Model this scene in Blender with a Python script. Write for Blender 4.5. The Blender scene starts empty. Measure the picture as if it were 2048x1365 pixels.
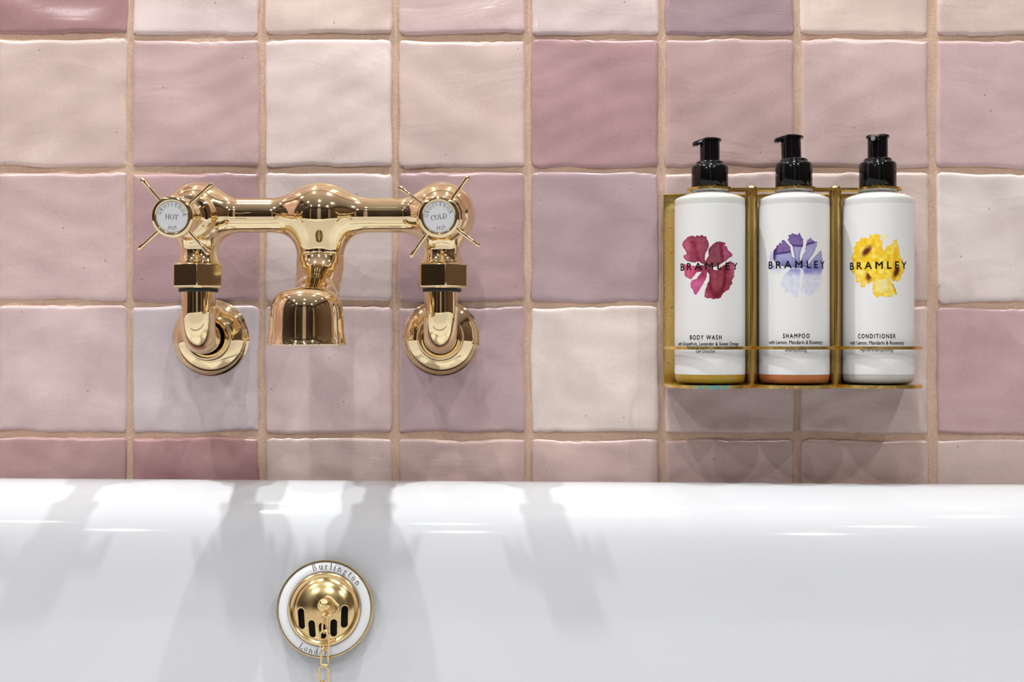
import bpy, bmesh, math, random
import numpy as np
from mathutils import Vector, Matrix

# ------------------------------------------------------------------ frame, camera, light
C = bpy.context.scene.collection
SC = bpy.context.scene
S0 = 0.00039            # metres per photo pixel on the wall plane (y = 0)
D = 0.95                # camera distance from the wall
ZC = 0.90               # camera height
def sc_(y): return S0 * (D + y) / D
def PX(u, v, y):        # photo pixel at depth y -> world point
    s = sc_(y); return Vector(((u - 1024) * s, y, ZC + (682.5 - v) * s))

cam = bpy.data.cameras.new('camera'); cam_o = bpy.data.objects.new('camera', cam); C.objects.link(cam_o)
cam_o.location = (0, -D, ZC); cam_o.rotation_euler = (math.pi / 2, 0, 0)
cam.sensor_width = 36; cam.lens = 36 * D / (2048 * S0); cam.clip_start = 0.01
SC.camera = cam_o
SC.view_settings.view_transform = 'Standard'; SC.view_settings.look = 'None'
SC.view_settings.gamma = 1; SC.view_settings.use_curve_mapping = False
SC.view_settings.exposure = -0.12
w = bpy.data.worlds.new('world'); SC.world = w; w.use_nodes = True
w.node_tree.nodes['Background'].inputs[0].default_value = (1.0, 1.0, 1.0, 1)
w.node_tree.nodes['Background'].inputs[1].default_value = 0.3
SC.cycles.max_bounces = 12; SC.cycles.glossy_bounces = 8; SC.cycles.transmission_bounces = 8
SC.cycles.caustics_reflective = False; SC.cycles.caustics_refractive = False
SC.cycles.sample_clamp_indirect = 6

ZCEIL = 2.06
# x, y, watts, cone degrees, label
LAMPS = [(-0.41, -0.24, 30, 150, 'recessed round downlight in the ceiling above the mixer end of the bath'),
         (0.20, -0.24, 30, 150, 'recessed round downlight in the ceiling above the bath near the bottle rack'),
         (-1.02, -0.26, 7, 150, 'recessed round downlight in the ceiling over the left end of the bath'),
         (0.81, -0.26, 7, 150, 'recessed round downlight in the ceiling over the right end of the bath'),
         (-0.95, -1.05, 12, 160, 'recessed ceiling downlight in the middle of the room by the left wall'),
         (-0.12, -1.05, 12, 160, 'recessed ceiling downlight in the middle of the room'),
         (0.75, -1.05, 12, 160, 'recessed ceiling downlight in the middle of the room by the right wall'),
         (-0.95, -1.85, 12, 160, 'recessed ceiling downlight at the door end by the left wall'),
         (-0.12, -1.85, 12, 160, 'recessed ceiling downlight at the door end, centred'),
         (0.75, -1.85, 12, 160, 'recessed ceiling downlight at the door end by the right wall')]
LAMP_COL = (0.948, 0.985, 0.98)

# ------------------------------------------------------------------ helpers
def mesh_obj(name, verts, faces, mat=None, parent=None, smooth=True, edges=()):
    me = bpy.data.meshes.new(name)
    me.from_pydata([tuple(map(float, v)) for v in verts], list(edges), [tuple(map(int, f)) for f in faces])
    me.update()
    if smooth: me.polygons.foreach_set('use_smooth', [True] * len(me.polygons))
    o = bpy.data.objects.new(name, me); C.objects.link(o)
    if mat: me.materials.append(mat)
    if parent: o.parent = parent
    return o
def bm_obj(name, bm, mat=None, parent=None, smooth=True):
    me = bpy.data.meshes.new(name); bmesh.ops.recalc_face_normals(bm, faces=bm.faces); bm.to_mesh(me); bm.free()
    if smooth: me.polygons.foreach_set('use_smooth', [True] * len(me.polygons))
    o = bpy.data.objects.new(name, me); C.objects.link(o)
    if mat: me.materials.append(mat)
    if parent: o.parent = parent
    return o
def sharp(o, deg=35):
    o.data.set_sharp_from_angle(angle=math.radians(deg)); return o
def thing(name, label, cat, loc=(0, 0, 0), group=None):
    o = bpy.data.objects.new(name, None); C.objects.link(o); o.location = loc; o.empty_display_size = .02
    o['label'] = label; o['category'] = cat
    if group: o['group'] = group
    return o
def lathe(profile, n=64, axis='Z', closed=False):
    """profile: list of (r, t). Returns verts, faces. axis Z: t up; axis Y: t toward -Y."""
    vs, fs = [], []
    m = len(profile)
    for r, t in profile:
        for k in range(n):
            a = 2 * math.pi * k / n
            if axis == 'Z': vs.append((r * math.cos(a), r * math.sin(a), t))
            else: vs.append((r * math.cos(a), -t, r * math.sin(a)))
    for i in range(m - 1 + (1 if closed else 0)):
        j = (i + 1) % m
        for k in range(n):
            k2 = (k + 1) % n
            fs.append((i * n + k, i * n + k2, j * n + k2, j * n + k))
    return vs, fs
def lathe_obj(name, profile, mat, parent, n=64, axis='Z', loc=(0, 0, 0), closed=False, deg=40):
    vs, fs = lathe(profile, n, axis, closed)
    bm = bmesh.new()
    bv = [bm.verts.new(v) for v in vs]
    for f in fs:
        try: bm.faces.new([bv[i] for i in f])
        except ValueError: pass
    bmesh.ops.remove_doubles(bm, verts=bm.verts, dist=1e-7)
    o = bm_obj(name, bm, mat, parent); o.location = loc
    return sharp(o, deg)
def spline(pts, per=8):
    """Catmull-Rom through points."""
    P = [Vector(p) for p in pts]; out = []
    for i in range(len(P) - 1):
        p0 = P[i - 1] if i else P[0] * 2 - P[1]; p1, p2 = P[i], P[i + 1]
        p3 = P[i + 2] if i + 2 < len(P) else P[-1] * 2 - P[-2]
        for k in range(per):
            t = k / per
            out.append(0.5 * ((2 * p1) + (p2 - p0) * t + (2 * p0 - 5 * p1 + 4 * p2 - p3) * t * t + (3 * p1 - p0 - 3 * p2 + p3) * t ** 3))
    out.append(P[-1]); return out
def tube(path, r, n=16, closed=False, cap=True):
    """sweep circle along path; r scalar or list."""
    P = [Vector(p) for p in path]; m = len(P); vs, fs = [], []
    T = []
    for i in range(m):
        a = P[i - 1] if (i or closed) else P[0]; b = P[(i + 1) % m] if (i < m - 1 or closed) else P[-1]
        T.append((b - a).normalized())
    nrm = T[0].orthogonal().normalized()
    for i in range(m):
        nrm = (nrm - T[i] * nrm.dot(T[i])).normalized(); bi = T[i].cross(nrm)
        rr = r[i] if hasattr(r, '__len__') else r
        for k in range(n):
            a = 2 * math.pi * k / n; vs.append(P[i] + (nrm * math.cos(a) + bi * math.sin(a)) * rr)
    for i in range(m if closed else m - 1):
        j = (i + 1) % m
        for k in range(n):
            k2 = (k + 1) % n; fs.append((i * n + k, i * n + k2, j * n + k2, j * n + k))
    if cap and not closed:
        fs.append(tuple(range(n - 1, -1, -1))); fs.append(tuple((m - 1) * n + k for k in range(n)))
    return vs, fs
def slab(outline, z0, z1, holes=(), bevel=0.0):
    """extruded plate in XY from an outline (list of xy), z0..z1, simple (no holes)."""
    n = len(outline); vs = [(x, y, z0) for x, y in outline] + [(x, y, z1) for x, y in outline]
    fs = [tuple(range(n - 1, -1, -1)), tuple(range(n, 2 * n))]
    for i in range(n):
        j = (i + 1) % n; fs.append((i, j, n + j, n + i))
    return vs, fs
def band(outer, inner, z0, z1, closed=True):
    n = len(outer); vs = [(x, y, z0) for x, y in outer] + [(x, y, z0) for x, y in inner] + [(x, y, z1) for x, y in outer] + [(x, y, z1) for x, y in inner]
    fs = []
    for i in range(n if closed else n - 1):
        j = (i + 1) % n
        fs += [(i, n + i, n + j, j), (2 * n + i, 2 * n + j, 3 * n + j, 3 * n + i), (i, j, 2 * n + j, 2 * n + i), (n + i, 3 * n + i, 3 * n + j, n + j)]
    if not closed:
        fs += [(0, 2 * n, 3 * n, n), (n - 1, 2 * n - 1, 4 * n - 1, 3 * n - 1)]
    return vs, fs
def bevel(o, wd, seg=2, ang=35):
    m = o.modifiers.new('bevel', 'BEVEL'); m.width = wd; m.segments = seg; m.limit_method = 'ANGLE'; m.angle_limit = math.radians(ang)
    return o

# ---- implicit surfaces (numpy surface nets, vertices pulled onto the exact surface)
def smin(a, b, k):
    h = np.clip(.5 + .5 * (b - a) / k, 0, 1); return b + (a - b) * h - k * h * (1 - h)
def smax(a, b, k): return -smin(-a, -b, k)
def seg_d(x, y, z, a, b, ra, rb=None):
    rb = ra if rb is None else rb
    ax, ay, az = a; d = np.array(b, float) - np.array(a, float); L2 = (d * d).sum()
    h = np.clip(((x - ax) * d[0] + (y - ay) * d[1] + (z - az) * d[2]) / L2, 0, 1)
    return np.sqrt((x - ax - h * d[0]) ** 2 + (y - ay - h * d[1]) ** 2 + (z - az - h * d[2]) ** 2) - (ra + (rb - ra) * h)
def nets(f, lo, hi, h, scale=0.001):
    ax = [np.arange(lo[i], hi[i] + h, h) for i in range(3)]
    X, Y, Z = np.meshgrid(*ax, indexing='ij'); F = f(X, Y, Z)
    nx, ny, nz = F.shape; ins = F < 0
    cnt = np.zeros((nx - 1, ny - 1, nz - 1), int)
    cs = [(i, j, k) for i in (0, 1) for j in (0, 1) for k in (0, 1)]
    sl = lambda A, c: A[c[0]:nx - 1 + c[0], c[1]:ny - 1 + c[1], c[2]:nz - 1 + c[2]]
    for c in cs: cnt += sl(ins, c)
    act = (cnt > 0) & (cnt < 8); idx = -np.ones(act.shape, int); idx[act] = np.arange(act.sum())
    acc = np.zeros((act.sum(), 3)); num = np.zeros(act.sum())
    for a in range(8):
        for b in range(a + 1, 8):
            ca, cb = cs[a], cs[b]
            if sum(abs(ca[i] - cb[i]) for i in range(3)) != 1: continue
            fa = sl(F, ca)[act]; fb = sl(F, cb)[act]; m = (fa < 0) != (fb < 0)
            t = np.where(m, fa / np.where(m, fa - fb, 1), 0)
            for i in range(3): acc[:, i] += np.where(m, ca[i] + t * (cb[i] - ca[i]), 0)
            num += m
    ii = np.argwhere(act); V = (ii + acc / num[:, None]) * h + np.array([ax[0][0], ax[1][0], ax[2][0]])
    for _ in range(5):
        e = 1e-3; x, y, z = V.T; f0 = f(x, y, z)
        g = np.stack([f(x + e, y, z) - f(x - e, y, z), f(x, y + e, z) - f(x, y - e, z), f(x, y, z + e) - f(x, y, z - e)], 1) / (2 * e)
        st = f0[:, None] * g / np.maximum((g * g).sum(1), .2)[:, None]
        V = V - np.clip(st, -h * .5, h * .5)
    quads = []
    for axn in range(3):
        u, v = [(1, 2), (2, 0), (0, 1)][axn]
        A = ins; s0 = [slice(0, n) for n in (nx, ny, nz)]; s1 = list(s0); s0[axn] = slice(0, -1); s1[axn] = slice(1, None)
        a0, a1 = A[tuple(s0)], A[tuple(s1)]; E = np.argwhere(a0 != a1); flip = a0[tuple(E.T)]
        ok = (E[:, u] > 0) & (E[:, v] > 0) & (E[:, u] < F.shape[u] - 1) & (E[:, v] < F.shape[v] - 1); E = E[ok]; flip = flip[ok]
        def at(du, dv):
            Q = E.copy(); Q[:, u] -= du; Q[:, v] -= dv; return idx[tuple(Q.T)]
        q = np.stack([at(1, 1), at(0, 1), at(0, 0), at(1, 0)], 1); q[~flip] = q[~flip][:, ::-1]
        quads.append(q)
    return V * scale, np.concatenate(quads)

def noise2(x, y, seed=0):
    xi, yi = np.floor(x).astype(int), np.floor(y).astype(int); fx, fy = x - xi, y - yi
    fx, fy = fx * fx * (3 - 2 * fx), fy * fy * (3 - 2 * fy)
    def hsh(i, j):
        n = (i * 374761393 + j * 668265263 + seed * 982451653) & 0x7fffffff
        n = ((n ^ (n >> 13)) * 1274126177) & 0x7fffffff
        return ((n ^ (n >> 16)) & 0xffff) / 65535.0
    return (hsh(xi, yi) * (1 - fx) + hsh(xi + 1, yi) * fx) * (1 - fy) + (hsh(xi, yi + 1) * (1 - fx) + hsh(xi + 1, yi + 1) * fx) * fy
def fbm(x, y, seed=0, o=4):
    s = 0; a = .5
    for i in range(o): s = s + a * noise2(x * 2 ** i, y * 2 ** i, seed + i * 17); a *= .5
    return s / (1 - .5 ** o)

# ------------------------------------------------------------------ materials
def lin(c):
    return tuple((v / 255 / 12.92) if v / 255 <= .04045 else ((v / 255 + .055) / 1.055) ** 2.4 for v in c)
def new_mat(name, col=(.8, .8, .8), rough=.5, metal=0.0, **kw):
    m = bpy.data.materials.new(name); m.use_nodes = True; b = m.node_tree.nodes['Principled BSDF']
    b.inputs['Base Color'].default_value = (*col, 1); b.inputs['Roughness'].default_value = rough; b.inputs['Metallic'].default_value = metal
    for k, v in kw.items(): b.inputs[k].default_value = v
    return m, m.node_tree, b
def nd(nt, t, **kw):
    n = nt.nodes.new(t)
    for k, v in kw.items():
        if k.startswith('i_'): n.inputs[k[2:]].default_value = v
        else: setattr(n, k, v)
    return n
def mixc(nt, fac, a, b, mode='MIX'):
    n = nt.nodes.new('ShaderNodeMix'); n.data_type = 'RGBA'; n.blend_type = mode
    for i, v in ((0, fac), (6, a), (7, b)):
        if hasattr(v, 'links') or hasattr(v, 'is_linked'): nt.links.new(v, n.inputs[i])
        elif i == 0: n.inputs[0].default_value = v
        else: n.inputs[i].default_value = (*v[:3], 1)
    return n.outputs[2]
def maprange(nt, src, a, b, c, d):
    n = nt.nodes.new('ShaderNodeMapRange'); nt.links.new(src, n.inputs[0])
    for i, v in enumerate((a, b, c, d)): n.inputs[i + 1].default_value = v
    return n.outputs[0]

def tile_mat():
    m, nt, b = new_mat('glazed_tile', rough=.16, **{'IOR': 1.5})
    L = nt.links.new
    oi = nd(nt, 'ShaderNodeObjectInfo'); tc = nd(nt, 'ShaderNodeTexCoord')
    off = nd(nt, 'ShaderNodeVectorMath', operation='SCALE'); off.inputs[0].default_value = (31, 17, 47); L(oi.outputs['Random'], off.inputs['Scale'])
    add = nd(nt, 'ShaderNodeVectorMath', operation='ADD'); L(tc.outputs['Object'], add.inputs[0]); L(off.outputs[0], add.inputs[1])
    mp = nd(nt, 'ShaderNodeMapping'); mp.inputs['Scale'].default_value = (10, 10, 26); mp.inputs['Rotation'].default_value = (0, .12, 0); L(add.outputs[0], mp.inputs[0])
    streak = nd(nt, 'ShaderNodeTexNoise', i_Scale=1.0, i_Detail=3.0, i_Distortion=1.2); L(mp.outputs[0], streak.inputs['Vector'])
    cloud = nd(nt, 'ShaderNodeTexNoise', i_Scale=22.0, i_Detail=3.0); L(add.outputs[0], cloud.inputs['Vector'])
    fine = nd(nt, 'ShaderNodeTexNoise', i_Scale=900.0, i_Detail=2.0); L(add.outputs[0], fine.inputs['Vector'])
    c1 = mixc(nt, maprange(nt, cloud.outputs[0], .35, .68, 0, 1), oi.outputs['Color'], (.0, .0, .0), 'MIX')
    # soft glaze pooling: lighter and deeper patches of the same glaze
    lt = mixc(nt, 1.0, oi.outputs['Color'], (1.06, 1.06, 1.055), 'MULTIPLY'); dk = mixc(nt, 1.0, oi.outputs['Color'], (.92, .895, .895), 'MULTIPLY')
    base = mixc(nt, maprange(nt, cloud.outputs[0], .33, .67, 0, 1), dk, lt)
    lt2 = mixc(nt, 1.0, base, (1.035, 1.035, 1.035), 'MULTIPLY'); dk2 = mixc(nt, 1.0, base, (.955, .945, .94), 'MULTIPLY')
    base2 = mixc(nt, maprange(nt, streak.outputs[0], .36, .64, 0, 1), dk2, lt2)
    sp = mixc(nt, maprange(nt, fine.outputs[0], .3, .7, 0, 1), (.95, .95, .95), (1.05, 1.05, 1.05))
    col = mixc(nt, 1.0, base2, sp, 'MULTIPLY')
    pit = nd(nt, 'ShaderNodeTexVoronoi', i_Scale=60.0); L(add.outputs[0], pit.inputs['Vector'])
    col = mixc(nt, maprange(nt, pit.outputs['Distance'], .035, .05, .55, 0), col, lin((120, 80, 66)))
    L(col, b.inputs['Base Color'])
    bp = nd(nt, 'ShaderNodeBump', i_Strength=.28, i_Distance=.0022); L(streak.outputs[0], bp.inputs['Height'])
    bp2 = nd(nt, 'ShaderNodeBump', i_Strength=.05, i_Distance=.0004); L(fine.outputs[0], bp2.inputs['Height']); L(bp.outputs[0], bp2.inputs['Normal'])
    L(bp2.outputs[0], b.inputs['Normal'])
    return m
M_TILE = tile_mat()
def grout_mat():
    m, nt, b = new_mat('grout', lin((204, 172, 150)), .9)
    tc = nd(nt, 'ShaderNodeTexCoord'); n = nd(nt, 'ShaderNodeTexNoise', i_Scale=700.0, i_Detail=4.0); nt.links.new(tc.outputs['Object'], n.inputs['Vector'])
    c = mixc(nt, maprange(nt, n.outputs[0], .3, .7, 0, 1), lin((203, 169, 145)), lin((218, 187, 164))); nt.links.new(c, b.inputs['Base Color'])
    bp = nd(nt, 'ShaderNodeBump', i_Strength=.4, i_Distance=.0006); nt.links.new(n.outputs[0], bp.inputs['Height']); nt.links.new(bp.outputs[0], b.inputs['Normal'])
    return m
M_GROUT = grout_mat()
def tiled_wall_mat(name, axes):
    m, nt, b = new_mat(name, rough=.25)
    tc = nd(nt, 'ShaderNodeTexCoord'); sp = nd(nt, 'ShaderNodeSeparateXYZ'); cb = nd(nt, 'ShaderNodeCombineXYZ')
    nt.links.new(tc.outputs['Object'], sp.inputs[0]); nt.links.new(sp.outputs[axes[0]], cb.inputs[0]); nt.links.new(sp.outputs[axes[1]], cb.inputs[1])
    br = nd(nt, 'ShaderNodeTexBrick', offset=0.0, squash=1.0); nt.links.new(cb.outputs[0], br.inputs['Vector'])
    br.inputs['Scale'].default_value = 1.0; br.inputs['Brick Width'].default_value = .104; br.inputs['Row Height'].default_value = .104
    br.inputs['Mortar Size'].default_value = .0025; br.inputs['Color1'].default_value = (*lin((214, 190, 184)), 1); br.inputs['Color2'].default_value = (*lin((186, 150, 152)), 1)
    br.inputs['Mortar'].default_value = (*lin((204, 172, 150)), 1); nt.links.new(br.outputs['Color'], b.inputs['Base Color'])
    return m
def brass_mat():
    m, nt, b = new_mat('polished_brass', (.90, .735, .44), .05, 1.0)
    tc = nd(nt, 'ShaderNodeTexCoord'); n = nd(nt, 'ShaderNodeTexNoise', i_Scale=60.0, i_Detail=5.0); nt.links.new(tc.outputs['Object'], n.inputs['Vector'])
    nt.links.new(maprange(nt, n.outputs[0], .35, .75, .035, .10), b.inputs['Roughness'])
    bp = nd(nt, 'ShaderNodeBump', i_Strength=.02, i_Distance=.001); nt.links.new(n.outputs[0], bp.inputs['Height']); nt.links.new(bp.outputs[0], b.inputs['Normal'])
    return m
M_BRASS = brass_mat()
def satin_brass():
    m, nt, b = new_mat('satin_brass', (.86, .64, .31), .16, 1.0)
    tc = nd(nt, 'ShaderNodeTexCoord'); n = nd(nt, 'ShaderNodeTexNoise', i_Scale=120.0, i_Detail=6.0); nt.links.new(tc.outputs['Object'], n.inputs['Vector'])
    nt.links.new(maprange(nt, n.outputs[0], .3, .7, .13, .26), b.inputs['Roughness'])
    return m
M_SATIN = satin_brass()
def aged_brass(name, verdigris=False):
    m, nt, b = new_mat(name, (.6, .4, .12), .35, 1.0)
    tc = nd(nt, 'ShaderNodeTexCoord')
    n = nd(nt, 'ShaderNodeTexNoise', i_Scale=55.0, i_Detail=6.0, i_Roughness=.65); nt.links.new(tc.outputs['Object'], n.inputs['Vector'])
    v = nd(nt, 'ShaderNodeTexNoise', i_Scale=420.0, i_Detail=3.0); nt.links.new(tc.outputs['Object'], v.inputs['Vector'])
    c = mixc(nt, maprange(nt, n.outputs[0], .3, .7, 0, 1), (.80, .54, .14), (.96, .73, .26))
    c = mixc(nt, maprange(nt, v.outputs[0], .64, .72, 0, .7), c, (.16, .10, .03))
    metal = maprange(nt, v.outputs[0], .64, .72, 1, .6)
    if verdigris:
        sp = nd(nt, 'ShaderNodeSeparateXYZ'); nt.links.new(tc.outputs['Object'], sp.inputs[0])
        a = maprange(nt, sp.outputs[0], -.081, -.076, 0, 1); bb = maprange(nt, sp.outputs[0], -.054, -.049, 1, 0)
        g = nd(nt, 'ShaderNodeTexNoise', i_Scale=170.0, i_Detail=3.0); nt.links.new(tc.outputs['Object'], g.inputs['Vector'])
        front = maprange(nt, sp.outputs[1], -.0585, -.0592, 0, 1)
        f = nd(nt, 'ShaderNodeMath', operation='MULTIPLY'); nt.links.new(a, f.inputs[0]); nt.links.new(bb, f.inputs[1])
        f2 = nd(nt, 'ShaderNodeMath', operation='MULTIPLY'); nt.links.new(f.outputs[0], f2.inputs[0]); nt.links.new(maprange(nt, g.outputs[0], .40, .5, 0, .9), f2.inputs[1])
        f3 = nd(nt, 'ShaderNodeMath', operation='MULTIPLY'); nt.links.new(f2.outputs[0], f3.inputs[0]); nt.links.new(front, f3.inputs[1])
        c = mixc(nt, f3.outputs[0], c, lin((60, 150, 150)))
        s = nd(nt, 'ShaderNodeMath', operation='SUBTRACT'); nt.links.new(metal, s.inputs[0]); nt.links.new(f3.outputs[0], s.inputs[1]); s.use_clamp = True; metal = s.outputs[0]
    nt.links.new(c, b.inputs['Base Color']); nt.links.new(metal, b.inputs['Metallic'])
    nt.links.new(maprange(nt, n.outputs[0], .3, .7, .34, .17), b.inputs['Roughness'])
    bp = nd(nt, 'ShaderNodeBump', i_Strength=.15, i_Distance=.0006); nt.links.new(v.outputs[0], bp.inputs['Height']); nt.links.new(bp.outputs[0], b.inputs['Normal'])
    return m
def rod_brass():
    m, nt, b = new_mat('drawn_brass', (.80, .56, .20), .24, 1.0)
    tc = nd(nt, 'ShaderNodeTexCoord'); mp = nd(nt, 'ShaderNodeMapping'); mp.inputs['Scale'].default_value = (400, 400, 12); nt.links.new(tc.outputs['Object'], mp.inputs[0])
    n = nd(nt, 'ShaderNodeTexNoise', i_Scale=1.0, i_Detail=4.0); nt.links.new(mp.outputs[0], n.inputs['Vector'])
    nt.links.new(maprange(nt, n.outputs[0], .3, .7, .18, .34), b.inputs['Roughness'])
    nt.links.new(mixc(nt, maprange(nt, n.outputs[0], .3, .7, 0, 1), (.66, .41, .11), (.84, .58, .19)), b.inputs['Base Color'])
    return m
M_ROD = rod_brass()
M_AGED = aged_brass('aged_brass'); M_AGED_V = aged_brass('aged_brass_verdigris', True)
M_ENAMEL = new_mat('bath_enamel', (.70, .708, .73), .07, **{'IOR': 1.5})[0]
M_PORC = new_mat('white_porcelain', (.86, .86, .86), .08)[0]
M_INK = new_mat('black_print', lin((20, 17, 17)), .6, **{'Specular IOR Level': .2})[0]
M_INKG = new_mat('grey_print', lin((62, 60, 62)), .4)[0]
M_INKL = new_mat('light_grey_print', lin((92, 90, 91)), .4)[0]
M_BLACK = new_mat('black_plastic', (.004, .004, .0045), .10, **{'IOR': 1.42})[0]
M_RUBBER = new_mat('black_rubber', (.01, .01, .01), .5)[0]
M_TIP = new_mat('tip_highlight', (.22, .24, .27), .3)[0]
M_DARK = new_mat('hole_shade', (.012, .011, .01), .6)[0]  # near-black colour standing in for the shade inside holes
M_LABEL = new_mat('white_label', (.83, .82, .80), .38, **{'IOR': 1.45})[0]
def shell(name, col, tr):
    return new_mat(name, col, .3, **{'Subsurface Weight': .3, 'Subsurface Radius': (.01, .01, .01), 'Subsurface Scale': .5, 'IOR': 1.45})[0]
def liquid(name, col):
    return new_mat(name, col, .3, **{'Subsurface Weight': .35, 'Subsurface Radius': (.01, .006, .003), 'Subsurface Scale': .5})[0]

# ------------------------------------------------------------------ room shell
XL, XR, YF = -1.25, 1.30, -2.35
def quad_wall(name, vs, mat, kind='structure'):
    o = mesh_obj(name, vs, [tuple(range(len(vs)))] if len(vs) == 4 else None, mat, None, False); o['kind'] = kind; return o
M_CEIL = new_mat('ceiling_paint', (.86, .86, .86), .8)[0]
M_FLOOR = new_mat('stone_floor', (.55, .52, .50), .5)[0]
M_FRONT = new_mat('front_wall_paint', lin((190, 172, 164)), .7)[0]
M_WOOD = new_mat('dark_wood', (.022, .010, .005), .6)[0]
def box(bm, x0, x1, y0, y1, z0, z1):
    vs = [bm.verts.new((x, y, z)) for x in (x0, x1) for y in (y0, y1) for z in (z0, z1)]
    for f in ((0, 1, 3, 2), (4, 6, 7, 5), (0, 4, 5, 1), (2, 3, 7, 6), (0, 2, 6, 4), (1, 5, 7, 3)): bm.faces.new([vs[i] for i in f])
def room_box(name, x0, x1, y0, y1, z0, z1, mat):
    bm = bmesh.new(); box(bm, x0, x1, y0, y1, z0, z1); o = bm_obj(name, bm, mat, None, False); o['kind'] = 'structure'; return o
T = .06
room_box('floor', XL - T, XR + T, YF - T, .06, -T, 0, M_FLOOR)
room_box('ceiling', XL - T, XR + T, YF - T, .06, ZCEIL, ZCEIL + T, M_CEIL)
room_box('wall_left', XL - T, XL, YF, .002, 0, ZCEIL, tiled_wall_mat('side_wall_tiles_left', (1, 2)))
M_BROWN = new_mat('brown_panelling', (.10, .055, .03), .5)[0]
room_box('wall_right', XR, XR + T, YF, .002, 0, ZCEIL, tiled_wall_mat('side_wall_tiles_right', (1, 2)))
room_box('wall_front', XL, XR, YF - T, YF, 0, ZCEIL, M_FRONT)

# ------------------------------------------------------------------ tiled back wall
COLS = [(-5, 253), (264, 517), (530, 783), (797, 1050), (1063, 1318), (1331, 1588), (1602, 1858), (1875, 2131)]
ROWS = [(-188, 67), (79, 333), (345, 602), (612, 865), (877, 1131)]
ROWTILT = [2, 2, 3, 6, 8]          # joints drop a little towards the right
TCOL = [
 [(176, 132, 132), (222, 204, 200), (222, 200, 190), (208, 182, 180), (220, 202, 198), (172, 144, 150), (222, 201, 190), (214, 192, 184)],
 [(213, 190, 182), (199, 170, 168), (222, 204, 198), (213, 190, 183), (183, 142, 144), (193, 160, 157), (202, 175, 171), (198, 170, 170)],
 [(206, 180, 177), (187, 150, 152), (213, 196, 192), (187, 152, 154), (179, 152, 157), (206, 182, 178), (211, 190, 182), (219, 206, 202)],
 [(207, 184, 182), (204, 190, 193), (208, 186, 183), (189, 160, 162), (222, 207, 199), (206, 184, 177), (207, 186, 178), (197, 164, 166)],
 [(190, 150, 148), (181, 134, 134), (206, 184, 177), (206, 178, 171), (206, 178, 172), (196, 168, 162), (201, 172, 164), (207, 183, 176)]]
def tile_mesh(name, hw, hh, seed, depth=.0065):
    rng = random.Random(seed); n = 34
    base = [-1, -.985, -.965, -.94, -.90, -.85]
    g = base + list(np.linspace(-.78, .78, n - 12)) + [-b for b in base[::-1]]
    m = len(g); A, B = np.meshgrid(np.array(g), np.array(g), indexing='ij')   # A across, B up
    def wav(t, amp):
        s = 0
        for k in range(4):
            s = s + amp * (.9 / (k + 1)) * np.sin(t * (1.3 + 2.1 * k) * rng.uniform(.7, 1.3) + rng.uniform(0, 6.28))
        return s + amp * .5 * np.sin(t * rng.uniform(18, 26) + rng.uniform(0, 6)) * np.maximum(0, np.sin(t * 3 + rng.uniform(0, 6)))
    eT, eB, eR, eL = wav(A, .0010), wav(A, .0010), wav(B, .00055), wav(B, .00055)
    wt = lambda q: np.clip((q + .2) / 1.2, 0, 1) ** 2
    x = A * hw + eR * wt(A) + eL * wt(-A); z = B * hh + eT * wt(B) + eB * wt(-B)
    rc = .0035 * rng.uniform(.7, 1.4)
    qx = np.maximum(np.abs(x) - (hw - rc), 0); qz = np.maximum(np.abs(z) - (hh - rc), 0); q = np.hypot(qx, qz)
    k = np.where((q > rc) & (qx > 0) & (qz > 0), rc / np.maximum(q, 1e-9), 1)
    x = np.where(k < 1, np.sign(x) * (hw - rc + qx * k), x); z = np.where(k < 1, np.sign(z) * (hh - rc + qz * k), z)
    ed = np.minimum((1 - np.abs(A)) * hw, (1 - np.abs(B)) * hh); re = .0032
    t = np.clip(1 - ed / re, 0, 1); y = .0021 * (1 - np.sqrt(np.maximum(1 - t ** 2.2, 0)))
    for _ in range(3):
        y = y + .00022 * np.sin(x * rng.uniform(20, 60) + z * rng.uniform(40, 130) + rng.uniform(0, 6.28))
    y = y + .00012 * np.sin(z * rng.uniform(180, 320) + 6 * np.sin(x * 25 + rng.uniform(0, 6)) + rng.uniform(0, 6))
    tx, tz = rng.uniform(-.006, .006), rng.uniform(-.010, .010); y = y + x * tx + z * tz
    V = np.stack([x, y, z], -1).reshape(-1, 3).tolist()
    F = [(i * m + j, (i + 1) * m + j, (i + 1) * m + j + 1, i * m + j + 1) for i in range(m - 1) for j in range(m - 1)]
    ring = [i * m for i in range(m)] + [(m - 1) * m + j for j in range(1, m)] + [i * m + m - 1 for i in range(m - 2, -1, -1)] + [j for j in range(m - 2, 0, -1)]
    b0 = len(V)
    for r in ring: V.append([V[r][0], depth, V[r][2]])
    L = len(ring)
    for i in range(L): F.append((ring[(i + 1) % L], ring[i], b0 + i, b0 + (i + 1) % L))
    return V, F
def grid_edges(lst, lo, hi, pitch):
    out = list(lst)
    while out[0][0] > lo: out.insert(0, (out[0][0] - pitch, out[0][1] - pitch))
    while out[-1][1] < hi: out.append((out[-1][0] + pitch, out[-1][1] + pitch))
    return out
cols = grid_edges(COLS, -520, 2500, 267); rows = grid_edges(ROWS, -700, 1500, 266)
c_off = cols.index(COLS[0]); r_off = rows.index(ROWS[0])
gx0, gx1 = (cols[0][0] - 1024 - 6) * S0, (cols[-1][1] - 1024 + 6) * S0
gz1, gz0 = ZC + (682.5 - rows[0][0] + 6) * S0, ZC + (682.5 - rows[-1][1] - 6) * S0
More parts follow.
